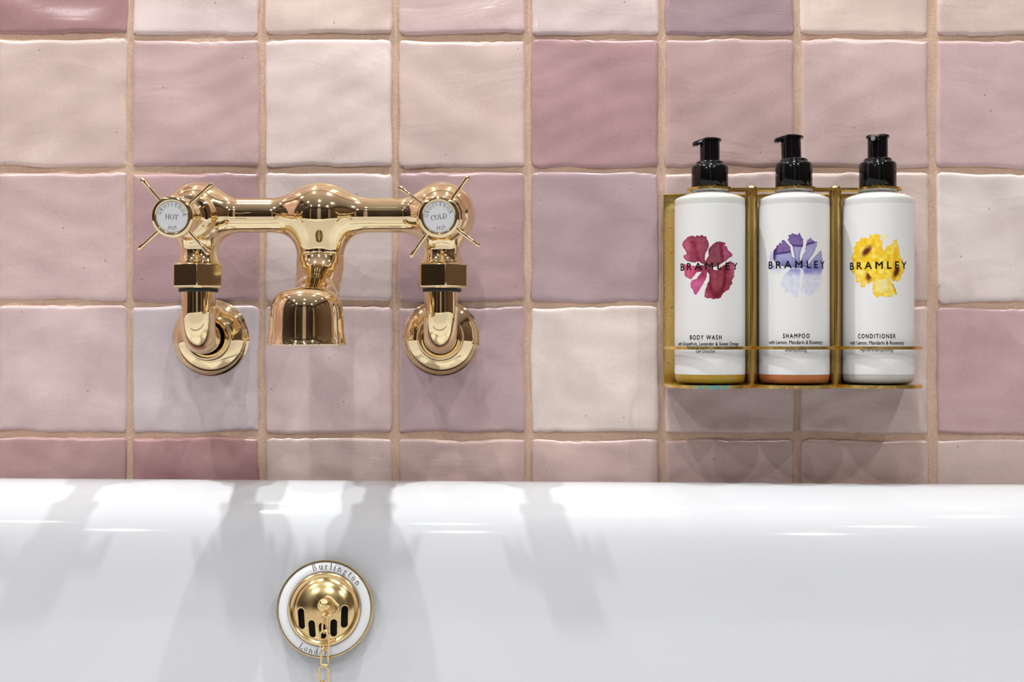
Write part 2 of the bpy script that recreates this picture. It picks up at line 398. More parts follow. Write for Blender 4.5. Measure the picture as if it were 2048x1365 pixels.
def wall_back():
    bm = bmesh.new(); yb, yf = .05, .0022
    nx, nz = 90, 70
    grid = [[bm.verts.new((gx0 + (gx1 - gx0) * i / nx, yf + .0007 * math.sin(i * 1.7 + j * .9) * math.sin(j * 2.3 + i * .31), gz0 + (gz1 - gz0) * j / nz)) for j in range(nz + 1)] for i in range(nx + 1)]
    for i in range(nx):
        for j in range(nz): bm.faces.new((grid[i][j], grid[i + 1][j], grid[i + 1][j + 1], grid[i][j + 1])).smooth = True
    for (x0, x1, z0, z1) in ((XL, gx0, 0, ZCEIL), (gx1, XR, 0, ZCEIL), (gx0, gx1, 0, gz0), (gx0, gx1, gz1, ZCEIL)):
        f0 = len(bm.faces); box(bm, x0, x1, .0, yb, z0, z1); bm.faces.ensure_lookup_table()
        for f in bm.faces[f0:]: f.material_index = 1
    o = bm_obj('wall_back', bm, M_GROUT, None, False); o.data.materials.append(tiled_wall_mat('back_wall_tiles', (0, 2))); o['kind'] = 'structure'
    return o
WB = wall_back()
cheap = {}
rnd = random.Random(5)
for ri, (v0, v1) in enumerate(rows):
    for ci, (u0, u1) in enumerate(cols):
        r, c = ri - r_off, ci - c_off
        inside = 0 <= r < 5 and 0 <= c < 8
        tl = ROWTILT[r] if 0 <= r < 5 else (2 if r < 0 else 9)
        uc = (u0 + u1) / 2; dv = tl * (uc - 1024) / 2048 + tl * .5 - (ROWTILT[0] if 0 else 0) * 0
        hw, hh = (u1 - u0) / 2 * S0, (v1 - v0) / 2 * S0
        loc = ((uc - 1024) * S0, 0, ZC + (682.5 - (v0 + v1) / 2 - dv * .5) * S0)
        key = None if inside else (ci * 7 + ri * 3) % 4
        if key in cheap:
            o = bpy.data.objects.new('tile', cheap[key]); C.objects.link(o); o.parent = WB
        else:
            V, F = tile_mesh('tile', hw, hh, 100 + ri * 31 + ci); o = mesh_obj('tile', V, F, M_TILE, WB)
            if key is not None: cheap[key] = o.data
        o.location = loc
        col = TCOL[r][c] if inside else rnd.choice(TCOL[rnd.randrange(5)])
        g_ = .3 * col[0] + .59 * col[1] + .11 * col[2]; ds = .16 if g_ < 172 else .04
        col = tuple(q + (t_ - q) * ds for q, t_ in zip(col, (g_ * 1.02, g_, g_ * .985)))
        o.color = (*[min(.86, 1.12 * q) for q in lin(col)], 1)

# ------------------------------------------------------------------ bathtub
ZR = ZC - .104
tub = thing('bathtub', 'white enamelled bathtub with a rounded rim against the tiled wall', 'bathtub', (-.13, -.405, ZR))
TILT = math.radians(.35)
tub.rotation_euler = (0, TILT, 0)
def tub_mesh():
    prof = spline([(.16, -.60, 0), (.10, -.58, 0), (.06, -.45, 0), (.035, -.25, 0), (.022, -.08, 0), (.012, -.034, 0), (.003, -.024, 0), (.0, -.014, 0), (.004, -.005, 0), (.013, -.0005, 0), (.024, 0, 0),
                   (.036, -.002, 0), (.05, -.007, 0), (.062, -.014, 0), (.0715, -.025, 0), (.0775, -.043, 0), (.0835, -.075, 0), (.092, -.12, 0), (.105, -.18, 0), (.13, -.26, 0), (.165, -.33, 0), (.21, -.372, 0), (.27, -.39, 0), (.33, -.395, 0)], 5)
    a, b = .93, .38; vs, fs = [], []; N = 0
    for p in prof:
        o, z = p.x, p.y; rc = max(.27 - o * .6, .03); ax, by = a - o, b - o
        ring = []
        for (cx, cy, a0) in ((ax - rc, by - rc, 0), (-ax + rc, by - rc, 90), (-ax + rc, -by + rc, 180), (ax - rc, -by + rc, 270)):
            for k in range(15):
                t = math.radians(a0 + 90 * k / 14); ring.append((cx + rc * math.cos(t), cy + rc * math.sin(t), z))
        # extra points along the long sides
        full = []
        for i in range(len(ring)):
            full.append(ring[i]); nx_ = ring[(i + 1) % len(ring)]
            if (i + 1) % 15 == 0:
                for k in range(1, 12): full.append(tuple(ring[i][q] + (nx_[q] - ring[i][q]) * k / 12 for q in range(3)))
        N = len(full); vs += full
    for i in range(len(prof) - 1):
        for k in range(N):
            k2 = (k + 1) % N; fs.append((i * N + k, i * N + k2, (i + 1) * N + k2, (i + 1) * N + k))
    fs.append(tuple((len(prof) - 1) * N + k for k in range(N)))
    return vs, fs
vs, fs = tub_mesh()
tb = mesh_obj('tub_shell', vs, fs, M_ENAMEL, tub)
bm = bmesh.new(); bm.from_mesh(tb.data); bmesh.ops.recalc_face_normals(bm, faces=bm.faces); bm.to_mesh(tb.data); bm.free()
tb.data.polygons.foreach_set('use_smooth', [True] * len(tb.data.polygons))
# plinth under the tub
bm = bmesh.new(); box(bm, -.72, .72, -.17, .17, -ZR, -.50); pl = bm_obj('plinth', bm, M_ENAMEL, tub, False); bevel(pl, .01)
tub_tilt_fix = None

# ------------------------------------------------------------------ serif stroke lettering
TK, TN = .135, .05
def gl():
    G = {}
    L = lambda x0, y0, x1, y1, w=None: ('l', x0, y0, x1, y1, w)
    A = lambda cx, cy, rx, ry, a0, a1: ('a', cx, cy, rx, ry, a0, a1)
    Sf = lambda x, y, h=.13: ('l', x - h, y, x + h, y, TN)
    V = lambda x, y0, y1: L(x, y0, x, y1)
    G['G'] = (.86, [A(.44, .5, .38, .5, 48, 318), V(.74, .06, .42), Sf(.72, .42, .14), V(.73, .72, .95)])
    G['R'] = (.80, [V(.17, 0, 1), Sf(.17, 0.02), L(.04, .98, .40, .98, TN), A(.38, .75, .26, .24, -90, 90), L(.17, .51, .42, .51, TN), L(.38, .51, .74, .02, .11), Sf(.74, .02, .08)])
    G['O'] = (.90, [A(.45, .5, .40, .5, 0, 360)])
    G['S'] = (.60, [A(.30, .74, .20, .24, 30, 250), A(.29, .26, .21, .25, -150, 75), V(.48, .75, .95), V(.09, .05, .26)])
    G['V'] = (.82, [L(.10, 1, .42, 0, TK), L(.42, 0, .72, 1, TN), Sf(.11, .98, .12), Sf(.72, .98, .12)])
    G['E'] = (.68, [V(.16, 0, 1), L(.04, .02, .58, .02, TN), L(.04, .98, .56, .98, TN), L(.16, .52, .46, .52, TN), V(.58, 0, .2), V(.56, .82, 1), V(.46, .42, .62)])
    G['N'] = (.92, [L(.16, 0, .16, 1, TN), L(.14, 1, .76, 0, TK), L(.76, 0, .76, 1, TN), Sf(.16, .02, .12), Sf(.10, .98, .09), Sf(.76, .98, .12)])
    G['H'] = (.92, [V(.18, 0, 1), V(.74, 0, 1), L(.18, .52, .74, .52, TN)] + [Sf(x, y) for x in (.18, .74) for y in (.02, .98)])
    G['T'] = (.76, [V(.38, 0, 1), L(.04, .98, .72, .98, TN), Sf(.38, .02), V(.06, .76, 1), V(.70, .76, 1)])
    G['C'] = (.80, [A(.44, .5, .38, .5, 45, 315), V(.74, .70, .95)])
    G['L'] = (.70, [V(.17, 0, 1), Sf(.17, .98), L(.04, .02, .62, .02, TN), V(.62, 0, .24)])
    G['D'] = (.90, [V(.17, 0, 1), A(.36, .5, .44, .48, -90, 90), L(.04, .98, .38, .98, TN), L(.04, .02, .38, .02, TN)])
    G['B'] = (.74, [V(.17, 0, 1), L(.04, .98, .36, .98, TN), L(.04, .02, .40, .02, TN), L(.17, .53, .40, .53, TN), A(.35, .76, .22, .23, -90, 90), A(.38, .27, .27, .26, -90, 90)])
    G['1'] = (.52, [V(.28, 0, 1), Sf(.28, .02), L(.28, .98, .10, .84, TN)])
    G['9'] = (.60, [A(.28, .68, .21, .30, 0, 360), A(.06, .60, .43, .60, -75, 8)])
    G['2'] = (.60, [A(.28, .73, .21, .25, -10, 165), L(.48, .66, .06, .05, .09), L(.05, .04, .52, .04, .08), V(.52, .02, .20)])
    G['u'] = (.64, [V(.14, .18, .64), A(.32, .2, .18, .2, 180, 340), V(.50, 0, .64), Sf(.09, .63, .08), Sf(.45, .63, .08), Sf(.55, .02, .07)])
    G['r'] = (.46, [V(.16, 0, .64), Sf(.16, .02), Sf(.11, .62, .08), A(.32, .40, .17, .24, 60, 170)])
    G['l'] = (.34, [V(.17, 0, 1.02), Sf(.17, .02), Sf(.12, 1.0, .08)])
    G['i'] = (.34, [V(.17, 0, .64), Sf(.17, .02), Sf(.12, .62, .08), L(.17, .82, .17, .94, TK)])
    G['n'] = (.66, [V(.15, 0, .64), Sf(.15, .02, .11), Sf(.10, .62, .08), A(.33, .42, .18, .22, 0, 170), V(.51, 0, .44), Sf(.51, .02, .11)])
    G['g'] = (.60, [A(.27, .44, .19, .20, 0, 360), A(.40, .60, .14, .06, 20, 160), A(.18, .14, .11, .1, 90, 260), L(.16, .05, .42, .02, TK), A(.28, -.14, .24, .15, 0, 360)])
    G['t'] = (.42, [V(.18, .12, .84), L(.04, .63, .36, .63, TN), A(.28, .13, .10, .13, 180, 300)])
    G['o'] = (.60, [A(.30, .32, .24, .33, 0, 360)])
    G['d'] = (.66, [A(.28, .32, .22, .33, 20, 340), V(.49, 0, 1.02), Sf(.44, 1.0, .08), Sf(.55, .02, .08)])
    return G
GLY = gl()
def glyph_quads(ch):
    out = []
    for s in GLY[ch][1]:
        if s[0] == 'l':
            _, x0, y0, x1, y1, w = s; d = Vector((x1 - x0, y1 - y0)); Ln = max(d.length, 1e-6)
            if w is None: w = TN + (TK - TN) * abs(d.y) / Ln
            p = Vector((-d.y, d.x)) / Ln * w / 2
            out.append([(x0 + p.x, y0 + p.y), (x0 - p.x, y0 - p.y), (x1 - p.x, y1 - p.y), (x1 + p.x, y1 + p.y)])
        else:
            _, cx, cy, rx, ry, a0, a1 = s; n = max(6, int(abs(a1 - a0) / 14)); row = []
            for k in range(n + 1):
                t = math.radians(a0 + (a1 - a0) * k / n); x, y = rx * math.cos(t), ry * math.sin(t)
                ww = TN + (TK - TN) * abs(math.cos(t)) ** 1.3
                row.append(((cx + (rx) * math.cos(t), cy + (ry) * math.sin(t)), (cx + (rx - ww) * math.cos(t), cy + (ry - min(ww, TN * 1.4)) * math.sin(t))))
            for k in range(n): out.append([row[k][0], row[k][1], row[k + 1][1], row[k + 1][0]])
    return out
def line_quads(text, track=.12):
    x = 0; out = []
    for ch in text:
        if ch == ' ': x += .4; continue
        for q in glyph_quads(ch): out.append([(px + x, py) for px, py in q])
        x += GLY[ch][0] + track
    return out, x - track
def place_flat(text, h, track=.12, rot=0, cx=0, cy=0):
    q, wd = line_quads(text, track); c, s = math.cos(rot), math.sin(rot); out = []
    for f in q:
        g = []
        for x, y in f:
            X, Y = (x - wd / 2) * h, (y - .5) * h; g.append((cx + X * c - Y * s, cy + X * s + Y * c))
        out.append(g)
    return out
def place_arc(text, h, R, ang, track=.12, bottom=False):
    """R radius of the letters' middle; ang: clockwise degrees from 12 o'clock (top) / from 6 o'clock towards the left (bottom)."""
    q, wd = line_quads(text, track); out = []; sub = []
    for f in q:
        g = []
        for x, y in f:
            t = (x - wd / 2) * h / R; rr = R + (y - .5) * h * (-1 if bottom else 1)
            if bottom: a = math.radians(-90 - ang) + t
            else: a = math.radians(90 - ang) - t
            g.append((rr * math.cos(a), rr * math.sin(a)))
        out.append(g)
    return out
def letter_obj(name, quads, mat, parent, surf):
    """flat print: quads in (x, z) laid on surf(x, z) -> y (towards -Y)."""
    vs, fs = [], []
    for f in quads:
        b0 = len(vs)
        for x, z in f: vs.append((x, -surf(x, z), z))
        fs.append(tuple(range(b0, b0 + len(f))))
    o = mesh_obj(name, vs, fs, mat, parent, False)
    bm = bmesh.new(); bm.from_mesh(o.data)
    bm.normal_update()
    for f in bm.faces:
        if f.normal.y > 0: f.normal_flip()
    bm.to_mesh(o.data); bm.free()
    return o

# ------------------------------------------------------------------ bath mixer
BX = (641.5 - 1024) * sc_(-.06); BZ = ZC + (682.5 - 431) * sc_(-.06); BY = -.06
mix = thing('bath_mixer', 'polished brass wall-mounted bath mixer with white ceramic hot and cold indices', 'tap', (BX, 0, BZ))
HS = 88.9     # half the distance between the valves, mm
def body_sdf(x, y, z):
    d = seg_d(x, y, z, (-HS, 0, 0), (HS, 0, 0), 12.7)
    dm = np.sqrt(x * x + y * y + (z - .3) ** 2) - 23.6
    d = smin(d, dm, 15)
    nk = seg_d(x, y, z, (0, 0, -4), (0, 0, -40), 19.0, 16.4)
    d = smin(d, nk, 9)
    for s in (-1, 1):
        xx = x - s * HS
        sp = np.sqrt(xx * xx + (y * .92) ** 2 + (z - .5) ** 2) - 24.0
        d = smin(d, sp, 9)
        rho = np.sqrt(xx * xx + y * y); rz = 12.3 + 4.0 * np.exp(-(z + 36) / 5.0 * (z > -36)) 
        nn = np.maximum(rho - rz, z - 0.0)
        d = smin(d, nn, 8)
    cut = np.where(np.abs(x) < 45, -29.3 - z, -35.6 - z)
    return smax(d, cut, .8)
V, Fq = nets(body_sdf, (-HS - 28, -30, -39), (HS + 28, 30, 28), 1.15)
body = mesh_obj('mixer_body', V, Fq, M_BRASS, mix); body.location = (0, BY, 0)
mm = .001
s6 = sc_(-.06) * 1000
def zv(v): return (431 - v) * s6
# spout collar
lathe_obj('spout_collar', [(0, zv(508.9) * mm), (16.75 * mm, zv(508.9) * mm), (17.0 * mm, zv(509.5) * mm), (17.0 * mm, zv(511.2) * mm), (16.75 * mm, zv(511.8) * mm), (0, zv(511.8) * mm)], M_BRASS, mix, 64, 'Z', (0, BY, 0))
# spout : arm and bell-shaped outlet
ZB = zv(431)
def bell_R(z, zb, zt):
    t = np.clip((z - zb) / (zt - zb), 0, 1)
    R = 24.7 * np.maximum(1 - t ** 6, 1e-4) ** (1 / 2.5)
    return R + 2.4 * np.exp(-np.maximum(z - zb, 0) / 5.0)
sb = sc_(-.13) * 1000
bz0 = (682.5 - 691) * sb; bz1 = (682.5 - 574.5) * sb; zoff = (BZ - ZC) * 1000
bz0 -= zoff; bz1 -= zoff
bxo = ((613.5 - 1024) * sb) - BX * 1000
def spout_sdf(x, y, z):
    zt = zv(577)
    zj = zv(510.7)
    way = [(0, 0, zj + 12, 16.5), (0, -.5, zj - 3, 16.4), (bxo * .05, -4, zj - 12, 16.0), (bxo * .12, -11, zj - 20, 15.6), (bxo * .25, -21, zj - 27, 15.3), (bxo * .45, -34, zj - 33, 15.0), (bxo * .9, -60, zj - 42, 14.5)]
    d = 1e3
    for p, q in zip(way[:-1], way[1:]): d = smin(d, seg_d(x, y, z, p[:3], q[:3], p[3], q[3]), 4)
    d = smax(d, z - zj, .5)
    rho = np.sqrt((x - bxo) ** 2 + (y + 70) ** 2)
    bl = np.maximum((rho - bell_R(z, bz0, bz1)) * .8, z - bz1)
    d = smin(d, bl, 4)
    d = smax(d, bz0 - z, .6)
    inner = np.maximum((rho - (bell_R(z, bz0, bz1) - 2.6)) * .8, z - (bz0 + 18))
    return smax(d, -inner, .5)
V, Fq = nets(spout_sdf, (-34, -104, bz0 - 4), (36, 20, zv(510) + 4), 1.1)
sp = mesh_obj('spout', V, Fq, M_BRASS, mix); sp.location = (0, BY, 0)
# aerator inside the outlet
lathe_obj('aerator', [(0, .004), (.0195, .004), (.0205, .006), (.0205, .012), (0, .012)], M_RUBBER, mix, 40, 'Z', (bxo * mm, BY - .070, bz0 * mm + .002))
# valve bonnets and handles
Tdn = math.radians(6.6); Tsd = math.radians(1.6)
def ring_profile(pts, per=4): return [(p.x * mm, p.y * mm) for p in spline([(r, t, 0) for t, r in pts], per)]
def handle_spokes(root, phase, pt):
    for k in range(4):
        a = math.radians(phase + 90 * k)
        L0, L1 = 10.5, 33.0; n = 26; pathr = []
        dirv = Vector((math.cos(a), 0, math.sin(a))); side = Vector((-math.sin(a), 0, math.cos(a))); nrm = Vector((0, -1, 0))
        vs, fs = [], []; m = 14
        for i in range(n + 1):
            q = i / n; r = L0 + (L1 - L0) * q
            wd = 1.3 + .6 * math.exp(-q * 9) + .8 * max(0, (q - .72) / .28) ** 1.5      # half width seen from the front
            th = 2.0 + 1.9 * math.exp(-q * 6) + 2.4 * max(0, (q - .55) / .45) ** 1.6      # half depth
            if i == n: wd *= .72; th *= .8
            lean = -1.2 * q * q + (.9 * math.sin(q * 3.1))
            c = dirv * (r if i < n else L1 + .45) + nrm * (pt + lean)
            for j in range(m):
                b = 2 * math.pi * j / m; cb, sb_ = math.cos(b), math.sin(b)
                e = 2 / 2.8; vs.append((c + side * (wd * math.copysign(abs(cb) ** e, cb)) + nrm * (th * math.copysign(abs(sb_) ** e, sb_))) * mm)
        for i in range(n):
            for j in range(m): fs.append((i * m + j, i * m + (j + 1) % m, (i + 1) * m + (j + 1) % m, (i + 1) * m + j))
        fs.append(tuple(range(m - 1, -1, -1))); fs.append(tuple(n * m + j for j in range(m)))
        bm = bmesh.new(); bv = [bm.verts.new(v) for v in vs]
        for f in fs: bm.faces.new([bv[i] for i in f])
        sharp(bm_obj('spoke', bm, M_BRASS, root), 50)
for s, word, ph, trot in ((-1, 'HOT', 41, -4), (1, 'COLD', 54, 9)):
    bon = lathe_obj('valve_bonnet', ring_profile([(8, 20.8), (15, 19.8), (18, 17.8), (20, 16.4), (25, 15.9), (27.5, 15.4), (29, 13.6), (30.2, 10.2), (32, 8.2), (35, 7.6), (52, 7.5)]), M_BRASS, mix, 72, 'Y', (s * HS * mm, BY, 0), deg=60)
    bon.rotation_euler = (Tdn, 0, Tsd)
    hub = lathe_obj('handle', ring_profile([(48.4, 6.0), (48.5, 10.4), (49.4, 12.2), (51.5, 12.9), (54, 12.6), (56, 11.9), (58, 11.7), (61, 12.4), (65, 12.9), (68.5, 13.2), (72, 13.8), (73.6, 14.2), (75.5, 14.4), (77.8, 14.3), (79.3, 13.7), (80.0, 12.6), (80.2, 11.6), (79.7, 10.6), (78, 10.5), (76, 10.4)], 4), M_BRASS, mix, 72, 'Y', (s * HS * mm, BY, 0), deg=60)
    hub.rotation_euler = (Tdn, 0, Tsd)
    handle_spokes(hub, ph, 69.5)
    dome = lambda x, z: .0793 + .0008 * (1 - (x * x + z * z) / .0105 ** 2)
    pr = [(0.0105, .076), (.01045, .0789)] + [(.0104 * math.cos(q * math.pi / 2 / 10), .0793 + .0008 * (1 - math.cos(q * math.pi / 2 / 10) ** 2)) for q in range(0, 11)]
    d = lathe_obj('index_disc', [(r, t) for r, t in pr], M_PORC, hub, 64, 'Y')
    d['label'] = 'white porcelain index disc'
    pk = sc_(-.14); R_ = math.radians(trot)
    for qs in (place_flat(word, 9.9 * pk, .03, R_, 0, 0), place_arc('GROSVENOR', 7.4 * pk, 25.2 * pk, (4 if s < 0 else -9), .33), place_arc('1929', 7.6 * pk, 22.2 * pk, (0 if s < 0 else -10), .05, True)):
        letter_obj('lettering', qs, M_INKG, hub, lambda x, z: dome(x, z) + .00006)['label'] = 'dark lettering on the white disc'
# wall flanges, elbows, nuts, washers
for s, fu, pu in ((-1, 417, 397), (1, 881, 882.5)):
    fx = (fu - 1024) * sc_(-.008) - BX; fz = (682.5 - 675.5) * sc_(-.008) + ZC - BZ; px_ = (pu - 1024) * sc_(-.06) - BX
    lathe_obj('wall_flange', ring_profile([(-2.2, 29.8), (.1, 29.9), (.5, 29.75), (1.0, 29.2), (2.4, 27.9), (5.0, 25.8), (7.2, 22.8), (8.9, 20.0), (9.6, 18.6), (10.2, 18.0), (12.2, 17.6), (13.2, 17.0), (13.4, 15.8), (13.0, 14.4), (12, 13.4), (9, 13.0), (3, 12.9)]), M_SATIN if False else M_BRASS, mix, 96, 'Y', (fx, 0, fz), deg=60)
    zt = zv(581) * mm; bend = .021
    pts = [Vector((fx, .008, fz)), Vector((fx, -.018, fz)), Vector((fx + (px_ - fx) * .35, -.030, fz))]
    cy_, cz_ = BY + bend, fz + bend
    for k in range(11):
        t = math.radians(90 * k / 10); pts.append(Vector((fx + (px_ - fx) * (.45 + .55 * k / 10), cy_ - bend * math.sin(t), cz_ - bend * math.cos(t))))
    pts += [Vector((px_, BY, cz_ + .012)), Vector((px_, BY, zt))]
    path = spline(pts, 5)
    vs, fs = tube(path, .0124, 48)
    bm = bmesh.new(); bv = [bm.verts.new(v) for v in vs]
    for f in fs: bm.faces.new([bv[i] for i in f])
    sharp(bm_obj('elbow_pipe', bm, M_BRASS, mix), 50)
    # hex union nut
    z1, z0 = zv(527) * mm, zv(578) * mm; R = .0196; bm = bmesh.new(); rings = []
    angs = [math.radians(-90 + 11 + 60 * k) for k in range(6)]
    nutc = (397 if s < 0 else 884); nx_ = (nutc - 1024) * sc_(-.06) - BX
    def hexr(z, rr): return [bm.verts.new((rr * math.cos(a), rr * math.sin(a), z)) for a in angs]
    rr = [hexr(z0, R * .90), hexr(z0 + .0012, R), hexr(z1 - .0012, R), hexr(z1, R * .90)]
    for i in range(3):
        for k in range(6): bm.faces.new((rr[i][k], rr[i][(k + 1) % 6], rr[i + 1][(k + 1) % 6], rr[i + 1][k]))
    bm.faces.new(rr[0][::-1]); bm.faces.new(rr[3])
    nut = bm_obj('union_nut', bm, M_BRASS, mix, False); nut.location = (nx_, BY, 0); bevel(nut, .0006, 3, 20)
    nut.data.polygons.foreach_set('use_smooth', [True] * len(nut.data.polygons)); sharp(nut, 15)
    w_ = lathe_obj('washer', [(.0118, z0 - .0024), (.0138, z0 - .0024), (.0142, z0 - .0018), (.0142, z0 + .0002), (.0118, z0 + .0002)], M_RUBBER, mix, 48, 'Z', (nx_, BY, 0), closed=True)

# ------------------------------------------------------------------ overflow on the bath
OV = PX(652.5, 1218, -.1120)
SLOPE = math.radians(10.6)
ov = thing('bath_overflow', 'round brass and white porcelain overflow grille on the inside of the bath', 'overflow', tuple(OV))
ov.rotation_euler = (-SLOPE, 0, 0)
pk = sc_(-.117)
Ro = 96.5 * pk; Rw = 92.5 * pk; Ri = 72 * pk
lathe_obj('brass_rim', [(Rw - .001, -.0022), (Ro - .0006, -.0022), (Ro, -.0018), (Ro, .0075), (Ro - .0004, .0083), (Rw + .0002, .0083), (Rw, .0078), (Rw, .002), (Rw - .001, .0)], M_SATIN, ov, 96, 'Y')
ringp = [(Rw - .0001, .002), (Rw - .0001, .0076), (Rw - .0004, .0080), (Ri + .0012, .0084), (Ri + .0002, .0080), (Ri - .0002, .0074), (Ri - .001, .004), (Ri - .001, .001)]
pring = lathe_obj('porcelain_ring', ringp, M_PORC, ov, 96, 'Y', deg=60); pring['label'] = 'white porcelain ring'
def ring_y(x, z):
    r = math.hypot(x, z); q = (r - Ri - .0012) / (Rw - .0004 - Ri - .0012)
    return .0084 - .0004 * q + .00006
for qs in (place_arc('Burlington', 13.2 * pk, 84.0 * pk, 18, .30), place_arc('London', 11.8 * pk, 83.5 * pk, 13.5, .22, True)):
    letter_obj('lettering', qs, M_INKL, pring, ring_y)['label'] = 'grey serif lettering on the ring'
# domed grille with five slots (mm)
pkm = pk * 1000
SL = [(394, 757, 100), (503, 855, 83), (607, 873, 76), (715, 845, 83), (818, 738, 105)]
slots = [((x - 610) / 4.964 * pkm, (637 - y) / 4.964 * pkm + 2.0, h / 4.964 * pkm) for x, y, h in SL]
Rg = 72.2 * pkm
def grille_h(r):
    h = 8.0 + .8 * np.exp(-((r - (Rg - 1.6)) / 1.1) ** 2)           # outer bead
    return h + 6.5 * np.sqrt(np.maximum(1 - (np.minimum(r, Rg - 4.2) / (Rg - 3.6)) ** 2, 0.0))
def grille_sdf(x, y, z):
    r = np.sqrt(x * x + z * z); t = -y
    d = np.abs(t - (grille_h(r) - .8)) * .75 - .8
    d = smax(d, r - Rg, .7)
    for sx, sz, hh in slots:
        hx = .75 if sx < -15 else 0
        cx = sx + (-(z - sz) * (.07 * (1 if sx < 0 else -.3)))
        q = np.sqrt((x - cx) ** 2 + np.maximum(np.abs(z - sz) - (hh - 2.2), 0) ** 2) - 2.15
        d = smax(d, -q, .35)
    return d
V, Fq = nets(grille_sdf, (-Rg - 2, -18, -Rg - 2), (Rg + 2, -4, Rg + 2), .5)
mesh_obj('grille', V, Fq, M_SATIN, ov)
lathe_obj('slot_shade_cup', [(0, -.002), (Ri - .001, -.002), (Ri - .001, .0065), (Ri - .0022, .0065), (Ri - .0022, .0022), (0, .0022)], M_DARK, ov, 48, 'Y')  # black cup painted as the shade behind the slots; the tub has no hole
# screw with slot
HX, HZ = .0023, .0019
sx, sz = (588 - 610) / 4.964 * pk + HX, (637 - 625) / 4.964 * pk + HZ
def screw_sdf(x, y, z):
    r = np.sqrt(x * x + z * z); t = -y
    d = smax(np.sqrt(x * x + z * z + (t - 12.2) ** 2) - 6.2, r - 4.5, .6); d = np.maximum(d, 8 - t)
    c, s = math.cos(.25), math.sin(.25)
    return smax(d, -np.maximum(np.abs(x * s + z * c) - .45, 17.0 - t), .15)
V, Fq = nets(screw_sdf, (-6, -20, -6), (6, -6, 6), .35)
scr = mesh_obj('screw', V, Fq, M_SATIN, ov); scr.location = (sx, -.0005, sz)
# triangular wire hook
hk = [(592, 560), (612, 545), (650, 552), (700, 600), (733, 632), (735, 650), (715, 685), (680, 710), (610, 738), (590, 728)]
pts = [Vector(((x - 610) / 4.964 * pk + HX, -.0168 - .0012 * math.sin(i / 9 * 3.1), (637 - y) / 4.964 * pk + HZ)) for i, (x, y) in enumerate(hk)]
vs, fs = tube(spline(pts, 5), .0009, 12); mesh_obj('wire_hook', vs, fs, M_SATIN, ov)

# ------------------------------------------------------------------ plug chain
ch = thing('plug_chain', 'thin brass plug chain of oval links hanging from the overflow hook', 'chain', tuple(PX(651, 1232.5, -.131)))
def link_mesh():
    L, Wd, rw = 13.0 / 2 - 3.0, 3.0, .72; path = []
    for k in range(14): a = math.pi * k / 13; path.append((Wd * math.cos(a), 0, L + Wd * math.sin(a)))
    for k in range(14): a = math.pi + math.pi * k / 13; path.append((Wd * math.cos(a), 0, -L + Wd * math.sin(a)))
    vs, fs = tube([Vector(p) * mm for p in path], rw * mm, 10, closed=True); return vs, fs
vs, fs = link_mesh()
lk0 = mesh_obj('link', vs, fs, M_SATIN, ch)
rot = [(62, 4), (-12, -3), (48, 2), (-4, -1), (80, 3), (10, -3), (70, 2), (-15, 1), (60, -2), (5, 2), (75, 0), (0, 0)]
zz = -.0048; yy = 0; pitch = 11.15 * mm
for i, (rz, rt) in enumerate(rot):
    o = lk0 if i == 0 else lk0.copy()
    if i: C.objects.link(o); o.parent = ch
    yy = max(0, (-zz - .03)) * -.0 + (0.0012 if i % 2 else 0) + min(.004, .0012 * i)
    xo = [-.0002, -.0003, -.0002, -.0004, -.0008, -.001][min(i, 5)]
    o.location = (xo, -yy + max(0, i - 4) * -.0024, zz); o.rotation_euler = (-.10 if i > 3 else 0, math.radians(rt), math.radians(rz)); zz -= pitch

# ------------------------------------------------------------------ bottle rack
BYB = -.033; sB = sc_(BYB)
BXS = [(1420 - 1024) * sB, (1587.5 - 1024) * sB, (1755.5 - 1024) * sB]
RC = BXS[1]; BXS = [RC - .0632, RC, RC + .0632]
zsh = (682.5 - 768.8) * sB                     # top of the shelf relative to ZC at the bottle axis
rack = thing('bottle_rack', 'aged brass wall rack with wavy shelf and rail holding three pump bottles', 'bottle rack', (RC, 0, ZC + zsh))
zp0, zp1 = -.003, (682.5 - 387.5) * sc_(-.003) - zsh
bm = bmesh.new(); box(bm, -.0943, .0943, -.0030, -.0004, zp0, zp1); bp_ = bm_obj('back_plate', bm, M_AGED, rack, False); bevel(bp_, .0006)
def lobes(off, yb, n=20):
    """wavy outline in local xy: from the left wall end, round three lobes, to the right wall end."""
    pts = []; R = .0300 + off
    xs = np.linspace(-.0632 - R, .0632 + R, 181)
    out = []
    for x in xs:
        best = -1e9; dd = []
        for cx in (-.0632, 0, .0632):
            q = R * R - (x - cx) ** 2
            dd.append(math.sqrt(q) if q > 0 else -.2 * abs(x - cx))
        k = .0015; m = max(dd); yv = m + k * math.log(sum(math.exp((d_ - m) / k) for d_ in dd))
        out.append((x, BYB - max(yv, 0)))
    left = [(xs[0], yb + (BYB - yb) * t) for t in np.linspace(0, 1, 6)[:-1]]; right = [(xs[-1], BYB + (yb - BYB) * t) for t in np.linspace(0, 1, 6)[1:]]
    return left + out + right
ol = lobes(.0022, -.0025)
vs, fs = slab([(x, y) for x, y in ol], -.0024, 0); sh = mesh_obj('shelf', vs, fs, M_AGED_V, rack, False); sh['label'] = 'scalloped shelf with a green verdigris patch'
bm = bmesh.new(); bm.from_mesh(sh.data); bmesh.ops.recalc_face_normals(bm, faces=bm.faces); bm.to_mesh(sh.data); bm.free()
zr = (682.5 - 696.3) * sc_(BYB - .02) - zsh
oo, oi_ = lobes(.0022, -.0025), lobes(-.0005, -.0025)
vs, fs = band(oo, oi_, zr - .00115, zr + .00115, closed=False); rl = mesh_obj('front_rail', vs, fs, M_AGED, rack, False)
